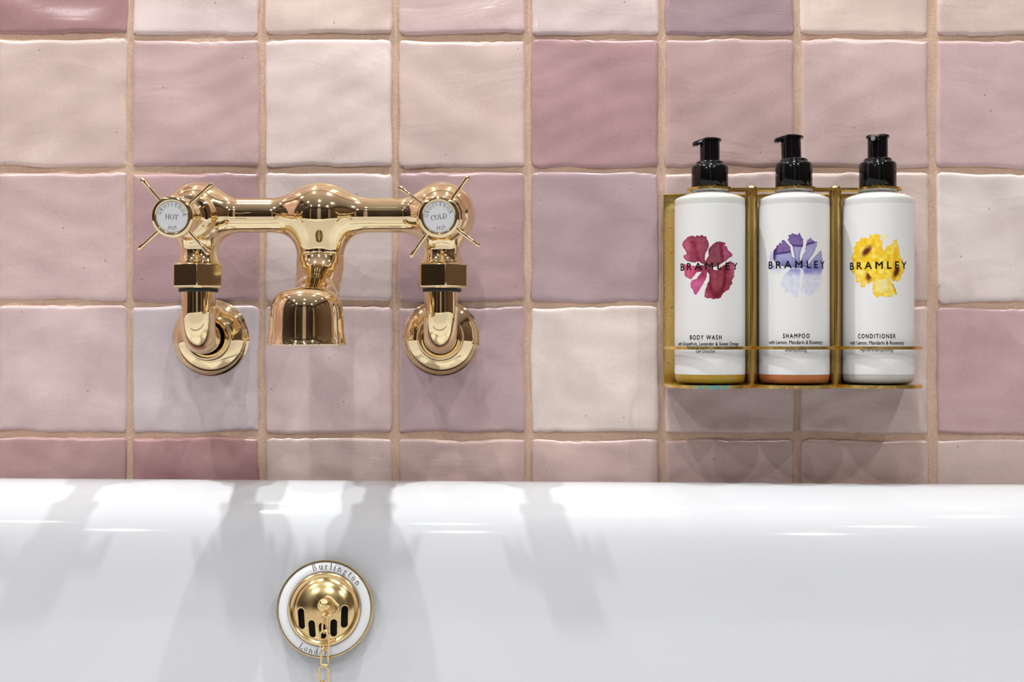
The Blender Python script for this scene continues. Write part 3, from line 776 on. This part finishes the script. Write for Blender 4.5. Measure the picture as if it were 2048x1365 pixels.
bm = bmesh.new(); bm.from_mesh(rl.data); bmesh.ops.recalc_face_normals(bm, faces=bm.faces); bm.to_mesh(rl.data); bm.free()
# top neck plate
zt1 = (682.5 - 379.8) * sB - zsh; Rn = .0175
xs = np.linspace(-.0632 - Rn, .0632 + Rn, 151)
def half(x):
    dd = [math.sqrt(max(Rn * Rn - (x - cx) ** 2, 0)) for cx in (-.0632, 0, .0632)]
    return max(max(dd), .0062 if abs(x) < .0632 else 0)
top = [(x, BYB - half(x)) for x in xs] + [(x, BYB + half(x)) for x in xs[::-1]]
top = [p for i, p in enumerate(top) if i == 0 or (Vector(p) - Vector(top[i - 1])).length > 1e-6]
# plate with three neck holes, built with a planar boolean-free strip fill
def neck_plate():
    bm = bmesh.new(); Rh = .0142; xs2 = sorted(set(list(xs) + [c + Rh * math.cos(t) for c in (-.0632, 0, .0632) for t in np.linspace(0, math.pi, 25)]))
    def hole(x):
        for cx in (-.0632, 0, .0632):
            q = Rh * Rh - (x - cx) ** 2
            if q > 0: return math.sqrt(q)
        return 0
    for sgn in (-1, 1):
        prev = None
        for x in xs2:
            a, b_ = BYB + sgn * hole(x), BYB + sgn * max(half(x), hole(x))
            cur = [bm.verts.new((x, a, zt1 - .0008)), bm.verts.new((x, b_, zt1 - .0008)), bm.verts.new((x, b_, zt1 + .0008)), bm.verts.new((x, a, zt1 + .0008))]
            if prev:
                for i in range(4):
                    try: bm.faces.new((prev[i], prev[(i + 1) % 4], cur[(i + 1) % 4], cur[i]))
                    except ValueError: pass
            prev = cur
    bmesh.ops.remove_doubles(bm, verts=bm.verts, dist=1e-6)
    return bm
bm_obj('neck_plate', neck_plate(), M_AGED, rack, False)
for cx in (-.0316, .0316):
    lathe_obj('rod', [(0, 0), (.0046, 0), (.0046, zt1 - .0011), (0, zt1 - .0008)], M_ROD, rack, 32, 'Z', (cx, BYB + .002, 0))
    lathe_obj('rod_cap', [(.0042, zt1 + .0008), (.0041, zt1 + .0017), (.0034, zt1 + .0029), (.002, zt1 + .0036), (0, zt1 + .0038)], M_SATIN, rack, 32, 'Z', (cx, BYB + .002, 0))

# ------------------------------------------------------------------ pump bottles
def poly_sd(px, py, poly):
    P = np.array(poly, float); d = np.full(px.shape, 1e9); ins = np.zeros(px.shape, bool); n = len(P)
    for i in range(n):
        a, b = P[i], P[(i + 1) % n]; e = b - a; wx, wy = px - a[0], py - a[1]
        h = np.clip((wx * e[0] + wy * e[1]) / max((e * e).sum(), 1e-9), 0, 1)
        d = np.minimum(d, np.hypot(wx - h * e[0], wy - h * e[1]))
        c = ((a[1] > py) != (b[1] > py)) & (px < (b[0] - a[0]) * (py - a[1]) / ((b[1] - a[1]) if b[1] != a[1] else 1e-9) + a[0]); ins ^= c
    return np.where(ins, -d, d)
def mixv(a, b, t): return a + (b - a) * np.clip(t, 0, 1)[..., None]
W_ = np.array([234.6, 233.3, 230.8])
def flower_red(x, y):
    jx = x + 26 * (fbm(x / 34, y / 34, 3) - .5); jy = y + 26 * (fbm(x / 34, y / 34, 9) - .5)
    col = np.tile(W_, x.shape + (1,)); al = np.zeros(x.shape)
    def petal(poly, base, edge, ew=26, extra=None, en=.9):
        nonlocal col, al
        d = poly_sd(jx, jy, poly); n = fbm(x / 60, y / 60, len(poly)); c = np.tile(np.array(base, float), x.shape + (1,))
        if extra is not None: c = extra(c)
        c = c + ((n - .5) * 46)[..., None]
        c = mixv(c, np.array(edge, float), en * np.exp(-np.maximum(-d, 0) / ew) * (.35 + .9 * fbm(x / 90, y / 90, 31)))
        m = d < 0; col[m] = c[m]; al[m] = 1
    pinkL = lambda c: mixv(c, np.array([206, 98, 134.]), (300 - x) / 90)
    petal([(130, 280), (150, 215), (215, 150), (290, 110), (330, 110), (370, 135), (400, 105), (440, 118), (490, 98), (530, 125), (570, 125), (600, 200), (618, 290), (605, 350), (560, 430), (538, 500), (555, 560), (600, 640), (520, 640), (440, 590), (330, 600), (240, 585), (165, 540), (148, 470), (220, 440), (190, 380), (140, 320)],
          (152, 68, 88), (104, 20, 42), 30, lambda c: mixv(pinkL(c), np.array([140, 40, 62.]), 1.1 * np.exp(-((x - 330 - (y - 250) * .3) / 48) ** 2) * (y > 200)), .75)
    petal([(610, 360), (680, 275), (740, 225), (800, 215), (870, 225), (930, 250), (900, 285), (945, 300), (960, 360), (1010, 415), (1050, 440), (1045, 490), (970, 525), (920, 575), (840, 620), (760, 670), (660, 700), (640, 800), (560, 760), (520, 650), (560, 560), (600, 500), (605, 420)],
          (138, 66, 80), (98, 16, 36), 24, lambda c: mixv(mixv(c, np.array([180, 84, 126.]), (x - 845) / 40), np.array([128, 22, 48.]), 1.2 * np.exp(-((x - 835 - (y - 300) * .12) / 26) ** 2)), .8)
    petal([(150, 650), (170, 620), (290, 655), (420, 660), (500, 645), (560, 700), (520, 770), (400, 780), (350, 850), (290, 905), (240, 890), (185, 850), (165, 770)],
          (206, 88, 124), (184, 58, 100), 16, lambda c: mixv(c, np.array([120, 26, 50.]), (x - 320) / 130))
    petal([(500, 690), (600, 690), (640, 760), (590, 770), (570, 880), (530, 960), (500, 1010), (440, 1110), (390, 1195), (350, 1180), (330, 1110), (290, 1060), (275, 990), (300, 930), (400, 890), (420, 840), (490, 770)],
          (200, 92, 138), (178, 60, 112), 14, lambda c: mixv(c, np.array([150, 44, 74.]), (960 - y) / 160))
    petal([(600, 760), (620, 700), (690, 720), (780, 745), (820, 690), (900, 640), (990, 575), (1040, 590), (1075, 680), (1080, 840), (1035, 930), (1050, 985), (1010, 1020), (990, 1100), (940, 1120), (880, 1160), (830, 1255), (760, 1260), (700, 1275), (640, 1240), (580, 1255), (530, 1225), (545, 1130), (585, 1000), (625, 920), (615, 830)],
          (148, 60, 78), (120, 18, 44), 26, lambda c: mixv(mixv(mixv(c, np.array([212, 96, 140.]), (x - 960) / 80 * np.clip((960 - y) / 200, 0, 1)), np.array([118, 16, 40.]), 1.15 * np.exp(-((np.hypot((x - 760) / 150, np.maximum(y - 800, 0) / 400) - 1) / .16) ** 2)), np.array([205, 90, 130.]), (640 - x) / 60 * np.clip((y - 1120) / 60, 0, 1)), .7)
    return col, al
def flower_violet(x, y):
    jx = x + 20 * (fbm(x / 26, y / 26, 4) - .5); jy = y + 20 * (fbm(x / 26, y / 26, 8) - .5)
    col = np.tile(W_, x.shape + (1,)); al = np.zeros(x.shape)
    def petal(poly, f, edge=None, ew=14, soft=0, en=.85):
        nonlocal col, al
        d = poly_sd(jx, jy, poly); n = fbm(x / 50, y / 50, len(poly) + 2); c = f(x, y) + ((n - .5) * 26)[..., None]
        if edge is not None: c = mixv(c, np.array(edge, float), en * np.exp(-np.maximum(-d, 0) / ew))
        if soft: c = mixv(c, W_, 1 - np.clip(-d / soft, 0, 1))
        m = d < 0; col[m] = c[m]; al[m] = 1
    PU, BL = np.array([126, 98, 158.]), np.array([164, 164, 200.]); PA = np.array([218, 219, 232.]); DK = (52, 28, 92)
    def two(yl, sl=0, top=PU, bot=BL):
        def f(x, y):
            yy = yl + sl * (x - 640) + 24 * (fbm(x / 22, y / 60, 5) - .5); t = np.clip((y - yy) / 26, 0, 1)
            c = mixv(np.tile(top, x.shape + (1,)), bot, t); c = mixv(c, np.array(DK, float), .95 * np.exp(-((y - yy + 6) / 15) ** 2)); return mixv(c, np.array([122, 120, 178.]), np.clip((y - 500) / 160, 0, 1))
        return f
    pale = lambda x, y: mixv(np.tile(np.array([150, 150, 204.]), x.shape + (1,)), PA, (y - 740 + 60 * (fbm(x / 70, y / 70, 2) - .5)) / 110)
    petal([(640, 690), (560, 700), (480, 770), (400, 860), (365, 960), (380, 1060), (440, 1080), (435, 1160), (520, 1150), (580, 1200), (620, 1250), (680, 1255), (700, 1180), (735, 1000), (750, 760), (740, 700)], pale, None, 0, 30)
    petal([(740, 690), (780, 760), (770, 900), (730, 1060), (735, 1150), (820, 1180), (880, 1215), (960, 1190), (1040, 1120), (1100, 1050), (1140, 960), (1130, 800), (1160, 700), (1000, 680)], lambda x, y: mixv(pale(x, y), np.array([134, 130, 192.]), np.exp(-((y - 750) / 50) ** 2) * (x < 950)), None, 0, 30)
    petal([(165, 600), (170, 470), (190, 400), (240, 380), (250, 600), (330, 690), (520, 690), (440, 770), (330, 810), (230, 815), (185, 760)], lambda x, y: mixv(np.tile(np.array([176, 178, 216.]), x.shape + (1,)), PA, (y - 680) / 70), None, 0, 40)
    petal([(245, 380), (300, 320), (300, 285), (340, 280), (345, 245), (400, 245), (385, 195), (440, 190), (480, 240), (545, 310), (570, 400), (575, 480), (640, 540), (760, 580), (760, 700), (560, 690), (400, 670), (290, 640), (235, 520)],
          lambda x, y: mixv(two(395, -.16)(x, y), np.array(DK, float), .9 * np.exp(-(((x - 270) + (y - 420) * .15) / 34) ** 2) * (y < 560)), DK, 9)
    petal([(500, 185), (525, 150), (515, 100), (560, 95), (595, 65), (640, 85), (690, 95), (712, 50), (735, 85), (755, 140), (790, 185), (785, 290), (755, 350), (730, 440), (725, 540), (740, 640), (640, 640), (635, 520), (615, 420), (590, 300), (545, 250)], two(300), DK, 10)
    petal([(860, 180), (910, 170), (925, 135), (940, 175), (985, 200), (1000, 225), (1045, 215), (1035, 290), (990, 410), (930, 500), (880, 570), (830, 630), (860, 690), (740, 690), (745, 550), (775, 470), (825, 390), (835, 280)], two(345, -.32, np.array([150, 118, 172.])), (84, 58, 130), 8, 0, .7)
    petal([(1090, 385), (1125, 390), (1130, 480), (1145, 560), (1165, 640), (1150, 720), (960, 740), (820, 730), (850, 660), (900, 600), (960, 530), (1030, 460)], lambda x, y: mixv(np.tile(np.array([158, 160, 194.]), x.shape + (1,)), np.array([132, 128, 190.]), (y - 520) / 160), (140, 140, 186), 10, 0, .6)
    return col, al
def flower_yellow(x, y):
    jx = x + 40 * (fbm(x / 30, y / 30, 14) - .5); jy = y + 40 * (fbm(x / 30, y / 30, 18) - .5)
    col = np.tile(W_, x.shape + (1,)); al = np.zeros(x.shape)
    def petal(poly, base, edge=(246, 190, 20), ew=20, f=None, soft=0):
        nonlocal col, al
        d = poly_sd(jx, jy, poly); n = fbm(x / 70, y / 70, len(poly)); c = np.tile(np.array(base, float), x.shape + (1,)) + (n - .5)[..., None] * np.array([36, 90, 210.])
        c = mixv(c, np.array(edge, float), .75 * np.exp(-np.maximum(-d, 0) / ew))
        if f: c = f(c)
        if soft: c = mixv(c, W_, 1 - np.clip(-d / soft, 0, 1))
        m = d < 0; col[m] = np.clip(c, 0, 255)[m]; al[m] = 1
    petal([(690, 100), (770, 60), (850, 110), (820, 190), (740, 240), (680, 180)], (240, 226, 165), (242, 230, 180), 10, None, 40)
    petal([(560, 900), (640, 860), (820, 860), (900, 960), (950, 1060), (1005, 1190), (920, 1180), (880, 1235), (760, 1220), (690, 1210), (610, 1240), (600, 1190), (560, 1180), (550, 1080)], (246, 222, 110), (248, 200, 20), 40,
          lambda c: mixv(mixv(c, np.array([242, 228, 170.]), .9 * np.exp(-(((x - 740) / 120) ** 2 + ((y - 1010) / 110) ** 2))), np.array([196, 116, 10.]), .8 * np.exp(-((x - 955 - (y - 1090) * .45) / 16) ** 2) * (y > 1000)))
    petal([(160, 770), (165, 720), (230, 700), (460, 690), (560, 760), (560, 930), (500, 990), (440, 1000), (420, 900), (425, 1040), (320, 1045), (335, 960), (245, 980), (240, 850), (210, 800)], (248, 218, 96), (246, 184, 10), 30,
          lambda c: mixv(c, np.array([110, 40, 5.]), 1.1 * np.exp(-((((x - 478) / 50) ** 2 + ((y - 850) / 85) ** 2)) ** 1.3)))
    petal([(760, 370), (800, 310), (900, 260), (930, 180), (995, 180), (1000, 270), (1035, 340), (1050, 500), (1100, 560), (1120, 700), (1110, 790), (1050, 850), (1060, 910), (990, 945), (900, 930), (850, 880), (700, 910), (560, 900), (470, 800), (400, 640), (400, 480), (560, 410), (700, 380)], (250, 214, 70), (246, 196, 24), 22,
          lambda c: mixv(mixv(mixv(c, np.array([240, 176, 6.]), .7 * np.exp(-((x - 960 + (y - 500) * .05) / 45) ** 2) * (y > 320)), np.array([90, 28, 5.]), 1.15 * np.exp(-((((x - 985 + (y - 760) * .3) / 46) ** 2 + ((y - 770) / 95) ** 2)) ** 1.3)), np.array([246, 226, 140.]), .7 * np.exp(-(((x - 945) / 50) ** 2 + ((y - 250) / 80) ** 2))))
    petal([(240, 225), (310, 215), (320, 150), (440, 150), (475, 180), (490, 90), (680, 90), (690, 190), (735, 220), (715, 330), (740, 385), (640, 395), (560, 430), (500, 440), (470, 500), (440, 640), (420, 710), (200, 700), (165, 500), (215, 370), (190, 325), (245, 290)], (250, 208, 52), (247, 192, 24), 20,
          lambda c: mixv(mixv(c, np.array([92, 30, 4.]), 1.25 * np.exp(-(((((x - 440) * .75 + (y - 390) * .66) / 50) ** 2 + (((x - 440) * .66 - (y - 390) * .75) / 105) ** 2)) ** 1.2)), np.array([200, 160, 140.]), .8 * np.exp(-(((x - 455) / 26) ** 2 + ((y - 325) / 22) ** 2))))
    return col, al
def print_mat():
    m, nt, b = new_mat('watercolour_print', rough=.4); a = nd(nt, 'ShaderNodeVertexColor', layer_name='Col'); nt.links.new(a.outputs[0], b.inputs['Base Color']); return m
M_PRINT = print_mat()
RB = .0263
def text_mesh(body, track=1.0):
    cu = bpy.data.curves.new('t', 'FONT'); cu.body = body; cu.space_character = track; cu.resolution_u = 4; cu.size = 1
    o = bpy.data.objects.new('t', cu); C.objects.link(o); dg = bpy.context.evaluated_depsgraph_get(); dg.update()
    me = bpy.data.meshes.new_from_object(o.evaluated_get(dg)); bpy.data.objects.remove(o); bpy.data.curves.remove(cu)
    return me
def wrap_text(items, cx_world, parent, mat, rl):
    """items: (text, u0, u1, vtop, vbot, track, weight) in photo pixels, laid on the label of radius rl."""
    def theta(u):
        th = 0
        for _ in range(8):
            y = BYB - rl * math.cos(th); X = (u - 1024) * sc_(y) - cx_world; th = math.asin(max(-.985, min(.985, X / rl)))
        return th
    for (tx, u0, u1, vt, vb, track, wgt, ref) in items:
        bm = bmesh.new(); me = text_mesh(tx, track); xs_ = [v.co.x for v in me.vertices]; ys_ = [v.co.y for v in me.vertices]
        rf = text_mesh(ref); ry = [v.co.y for v in rf.vertices]; y0, y1 = min(ry), max(ry); bpy.data.meshes.remove(rf)
        x0, x1 = min(xs_), max(xs_); t0, t1 = theta(u0), theta(u1); yv = BYB - rl
        z1, z0 = (682.5 - vt) * sc_(yv), (682.5 - vb) * sc_(yv)
        tmp = bmesh.new(); tmp.from_mesh(me); bmesh.ops.subdivide_edges(tmp, edges=[e for e in tmp.edges if e.calc_length() > .25], cuts=2)
        copies = [(0, 0)] if not wgt else [(-wgt, 0), (wgt, 0), (0, wgt), (0, -wgt)]
        for (ox, oy) in copies:
            mp = {}
            for v in tmp.verts:
                th = t0 + (t1 - t0) * (v.co.x + ox - x0) / (x1 - x0); z = z0 + (z1 - z0) * (v.co.y + oy - y0) / (y1 - y0); r_ = rl + .00004
                mp[v] = bm.verts.new((r_ * math.sin(th), -r_ * math.cos(th), z - zsh))
            for f in tmp.faces: bm.faces.new([mp[v] for v in f.verts])
        tmp.free(); bpy.data.meshes.remove(me)
        bm_obj('lettering', bm, mat, parent, False)['label'] = 'black printed lettering'
def flower_obj(fn, u0, cx_world, parent, rl):
    n1, n2 = 230, 240
    def theta(u):
        th = np.zeros_like(u)
        for _ in range(10):
            y = BYB - rl * np.cos(th); X = (u - 1024) * S0 * (D + y) / D - cx_world; th = np.arcsin(np.clip(X / rl, -.99, .99))
        return th
    U = np.linspace(u0 + 8, u0 + 134, n1); Vv = np.linspace(462, 602, n2)
    GU, GV = np.meshgrid(U, Vv, indexing='ij'); X, Y = (GU - u0) * 9.1, (GV - 460) * 9.1
    col, al = fn(X, Y)
    TH = theta(GU); r_ = rl + .00002; yv = BYB - rl * np.cos(TH)
    Z = (682.5 - GV) * S0 * (D + yv) / D
    P = np.stack([r_ * np.sin(TH), -r_ * np.cos(TH), Z - zsh], -1).reshape(-1, 3)
    I = np.arange(n1 * n2).reshape(n1, n2)
    ok = (al[:-1, :-1] + al[1:, :-1] + al[:-1, 1:] + al[1:, 1:]) > 2.5
    q = np.stack([I[:-1, :-1], I[1:, :-1], I[1:, 1:], I[:-1, 1:]], -1)[ok][:, ::-1]
    used = np.unique(q); remap = -np.ones(n1 * n2, int); remap[used] = np.arange(len(used))
    o = mesh_obj('flower_print', P[used], remap[q], M_PRINT, parent)
    c = np.clip(col.reshape(-1, 3)[used], 0, 255) / 255; c = np.where(c <= .04045, c / 12.92, ((c + .055) / 1.055) ** 2.4)
    ca = o.data.color_attributes.new('Col', 'FLOAT_COLOR', 'POINT'); ca.data.foreach_set('color', np.concatenate([c, np.ones((len(c), 1))], 1).astype(np.float32).ravel())
    bm = bmesh.new(); bm.from_mesh(o.data); bm.normal_update()
    if sum(f.normal.y for f in list(bm.faces)[:50]) > 0:
        for f in bm.faces: f.normal_flip()
    bm.to_mesh(o.data); bm.free()
    return o
BOT = [
 dict(x=BXS[0], u0=1350, fn=flower_red, shell=(.66, .67, .62), liq=lin((196, 156, 44)), label='white pump bottle of body wash with a crimson flower and amber liquid at its base', yaw=0, head=(-90, 0), lean=0, cap=(331, 374, 36.3), stem=(290, 19.6), dz=0,
      items=[('BRAMLEY', 1361.5, 1474.5, 526, 540, 1.55, .022, 'B'), ('BODY WASH', 1380, 1443, 671.5, 680, 1.35, .03, 'B'), ('with Grapefruit, Lavender & Sweet Orange', 1356.5, 1477, 685, 692, 1.0, .018, 'L'), ('Gel Douche', 1392, 1430, 699.5, 706.5, 1.0, .004, 'G')]),
 dict(x=BXS[1], u0=1520, fn=flower_violet, shell=(.68, .65, .65), liq=lin((206, 120, 62)), label='white pump bottle of shampoo with a violet flower and orange liquid at its base', yaw=0, head=(-90, 0), lean=1.0, cap=(326, 372, 36.3), stem=(284, 19.6), dz=0,
      items=[('BRAMLEY', 1537.5, 1648.5, 522.5, 536.8, 1.55, .022, 'B'), ('SHAMPOO', 1566, 1619, 668.5, 677, 1.35, .03, 'S'), ('with Lemon, Mandarin & Rosemary', 1538, 1645, 682, 689, 1.0, .018, 'L'), ('Shampooing', 1570, 1613.5, 697, 704, 1.0, .004, 'S')]),
 dict(x=BXS[2], u0=1685, fn=flower_yellow, shell=(.70, .69, .66), liq=(.68, .65, .59), label='white pump bottle of conditioner with a yellow flower and creamy base', yaw=0, head=(-115, 0), lean=0, cap=(325, 371, 36.3), stem=(283, 19.6), dz=0,
      items=[('BRAMLEY', 1700, 1812.5, 524, 538.2, 1.55, .022, 'B'), ('CONDITIONER', 1716, 1791, 669, 677.5, 1.35, .03, 'C'), ('with Lemon, Mandarin & Rosemary', 1700, 1808, 683, 690, 1.0, .018, 'L'), ('Après-shampooing', 1720.5, 1786, 696, 703.5, 1.0, .004, 'A')])]
for bi, b in enumerate(BOT):
    root = thing('pump_bottle', b['label'], 'bottle', (b['x'], BYB, ZC + zsh + .0002), 'pump bottles in the brass rack')
    zz_ = lambda v, y=BYB: (682.5 - v) * sc_(y) - zsh
    zs = zz_(400.5); zn = zz_(388.5)
    M_SH = shell('bottle_plastic', b['shell'], .0 if bi == 2 else .55); M_LQ = liquid('bottle_liquid', b['liq'])
    prb = [(0, .0012), (.016, .0008), (.0215, .0004), (.0238, .0009), (.0252, .0024), (.0259, .0046), (.0261, .0070), (RB - .0002, .009)]; pr = [(RB - .0002, .009), (RB - .0002, .05), (RB - .0002, zs - .002), (RB - .0003, zs - .0004), (.0256, zs + .0004), (.0228, zs + .0018), (.0185, zs + .0032), (.0158, zs + .0041), (.0142, zs + .0050), (.0137, zs + .0062), (.0134, zt1 + .002), (0, zt1 + .002)]
    bd = lathe_obj('bottle_body', pr, M_SH, root, 80, 'Z', deg=60)
    lq = lathe_obj('bottle_base', prb, M_LQ, root, 80, 'Z', deg=60); lq['label'] = ['amber liquid at the base', 'orange liquid at the base', 'cream coloured base'][bi]
    # wrap label, a thin shell almost right round the bottle
    zl0, zl1 = zz_(750.5, BYB - RB * .8), zz_(407.5, BYB - RB * .8); n = 180; vs, fs = [], []
    for rr_, in ((RB,), (RB - .00015,)):
        for z in (zl0, zl1):
            for k in range(n + 1):
                a = math.radians(-90 - 172 + 344 * k / n); vs.append((rr_ * math.cos(a), rr_ * math.sin(a), z))
    for k in range(n):
        fs += [(k, k + 1, n + 2 + k, n + 1 + k)]
        fs += [(2 * (n + 1) + k + 1, 2 * (n + 1) + k, 3 * (n + 1) + k, 3 * (n + 1) + k + 1)]
        fs += [(n + 1 + k, n + 2 + k, 3 * (n + 1) + k + 1, 3 * (n + 1) + k), (k + 1, k, 2 * (n + 1) + k, 2 * (n + 1) + k + 1)]
    lb = mesh_obj('label', vs, fs, M_LABEL, root); sharp(lb, 40); lb['label'] = 'white wrap-around label'
    flower_obj(b['fn'], b['u0'], b['x'], lb, RB + .00001)['label'] = ['crimson watercolour flower', 'violet watercolour flower', 'yellow watercolour flower'][bi]
    wrap_text(b['items'], b['x'], lb, M_INK, RB + .00005)
    # pump
    c1, c0, cr = b['cap']; zc1, zc0 = zz_(c1), zt1 + .00082; rc = cr * sB
    pcap = lathe_obj('pump_cap', [(.0105, zc0 + .0004), (rc - .0004, zc0), (rc, zc0 + .0005), (rc, zc1 - .0022), (rc - .0006, zc1 - .0008), (rc - .002, zc1), (rc - .003, zc1 + .0002), (rc - .0033, zc1 + .0006), (rc - .0033, zc1 + .0018), (rc - .0042, zc1 + .0026), (.0085, zc1 + .0029), (.0078, zc1 + .0026), (.0, zc1 + .0026)], M_BLACK, root, 72, 'Z', deg=50)
    sv, sr = b['stem']; zst = zz_(sv)
    stem = lathe_obj('pump_stem', [(0, zc1 + .001), (sr * sB, zc1 + .001), (sr * sB, zst + .0030), (0, zst + .0030)], M_BLACK, root, 48, 'Z', deg=40)
    # actuator: oval top running out into a nozzle
    ang = math.radians(b['head'][0]); n1 = 34; bm = bmesh.new(); rows_ = []
    Ln, Lb = .0126, .0084
    for i in range(n1 + 1):
        q = i / n1; t = -Lb + (Ln + Lb) * q
        body_w = math.sqrt(max(.0086 ** 2 - t * t, 0)) if t < .0055 else 0
        wd = max(body_w, .0042 - .0008 * max(0, t / Ln) if t > .0 else 0, .0008)
        k1 = min(1, max(0, (t - .0045) / .005)); k1 = k1 * k1 * (3 - 2 * k1)
        top_z = .0054 - .0006 * (t / .0086) ** 2 - .0018 * max(0, (t - .004) / (Ln - .004)) ** 1.2
        bot_z = .0030 - .0034 * k1
        if i == n1: pass
        sec = []
        for (sx_, sz_) in ((-1, .0), (-1, .62), (-.86, .9), (-.55, 1), (0, 1.03), (.55, 1), (.86, .9), (1, .62), (1, 0), (.8, -.02), (-.8, -.02)):
            z_ = bot_z + (top_z - bot_z) * sz_
            sec.append(bm.verts.new((t, sx_ * wd, z_)))
        rows_.append(sec)
    for i in range(n1):
        m_ = len(rows_[0])
        for j in range(m_): bm.faces.new((rows_[i][j], rows_[i][(j + 1) % m_], rows_[i + 1][(j + 1) % m_], rows_[i + 1][j]))
    bm.faces.new(rows_[0]); bm.faces.new(rows_[-1][::-1])
    hd = bm_obj('pump_nozzle', bm, M_BLACK, root); sharp(hd, 45)
    hd.location = (0, 0, zst - .0006); hd.rotation_euler = (0, 0, math.pi if bi < 2 else math.radians(238))
    if bi == 1:
        for o_ in (stem, hd):
            o_.rotation_euler = (o_.rotation_euler[0], o_.rotation_euler[1] - math.radians(2.2), o_.rotation_euler[2])
    if bi == 1: stem.location = (-.0016 * -1 + .0026, 0, 0); stem.rotation_euler = (0, math.radians(-2.0), 0); hd.location.x = -.0016
    # disc on the nozzle end, coloured dark for the shade inside a hole
    op = lathe_obj('nozzle_tip_disc', [(0, 0), (.0014, 0), (.0014, .0004), (0, .0004)], M_DARK, hd, 20, 'Z'); op.rotation_euler = (0, math.pi / 2, 0); op.location = (Ln - .0002, 0, .0009)
    if bi == 2: op.scale = (1.25, 1.25, 1); op.data.materials[0] = M_TIP; op['label'] = 'nozzle tip disc coloured pale as a highlight'  # reflected light on this tip is painted in as a grey disc

# ------------------------------------------------------------------ ceiling lamps
M_GLOW = bpy.data.materials.new('lamp_glow'); M_GLOW.use_nodes = True; nt = M_GLOW.node_tree
em = nt.nodes.new('ShaderNodeEmission'); em.inputs[0].default_value = (*LAMP_COL, 1); em.inputs[1].default_value = 30; nt.links.new(em.outputs[0], nt.nodes['Material Output'].inputs[0])
M_WHITE = new_mat('white_metal', (.8, .8, .8), .4)[0]
for (x, y, wt, ang, lab) in LAMPS:
    r = thing('ceiling_downlight', lab, 'ceiling light', (x, y, ZCEIL))
    lathe_obj('trim_ring', [(.030, -.001), (.034, -.006), (.044, -.005), (.045, 0), (.030, 0)], M_WHITE, r, 40, 'Z', closed=True)
    lathe_obj('lamp_face', [(0, -.0005), (.031, -.0005), (.018, -.012), (0, -.014)], M_GLOW, r, 32, 'Z')
    ld = bpy.data.lights.new('downlight_beam', 'SPOT'); ld.energy = wt; ld.color = LAMP_COL; ld.spot_size = math.radians(ang); ld.spot_blend = .6; ld.shadow_soft_size = .011
    lo_ = bpy.data.objects.new('downlight_beam', ld); C.objects.link(lo_); lo_.parent = r; lo_.location = (0, 0, -.03)
room_box('added_trim_1', XL, XL + .03, -2.25, -.55, 0, 1.98, M_WOOD)      # dark timber panelling added on the unseen side walls to darken brass reflections
room_box('added_trim_2', XR - .03, XR, -2.25, -.08, 0, 1.98, M_BROWN)
# dark timber door on the wall behind the camera, seen only in reflections
for k, (dx0, dx1) in enumerate(((-1.10, -.26), (.14, 1.05))):
    bm = bmesh.new(); box(bm, dx0, dx1, YF, YF + .035, 0, 1.98); dr = bm_obj('door_%d' % (k + 1), bm, M_WOOD, None, False); dr['kind'] = 'structure'
    hw_ = (dx1 - dx0) / 2
    for i in (0, 1):
        for (z0, z1) in ((.15, .85), (1.0, 1.85)):
            bm = bmesh.new(); box(bm, dx0 + .07 + i * hw_, dx0 + hw_ - .05 + i * hw_, YF + .034, YF + .047, z0, z1); bm_obj('door_panel', bm, M_WOOD, dr, False)
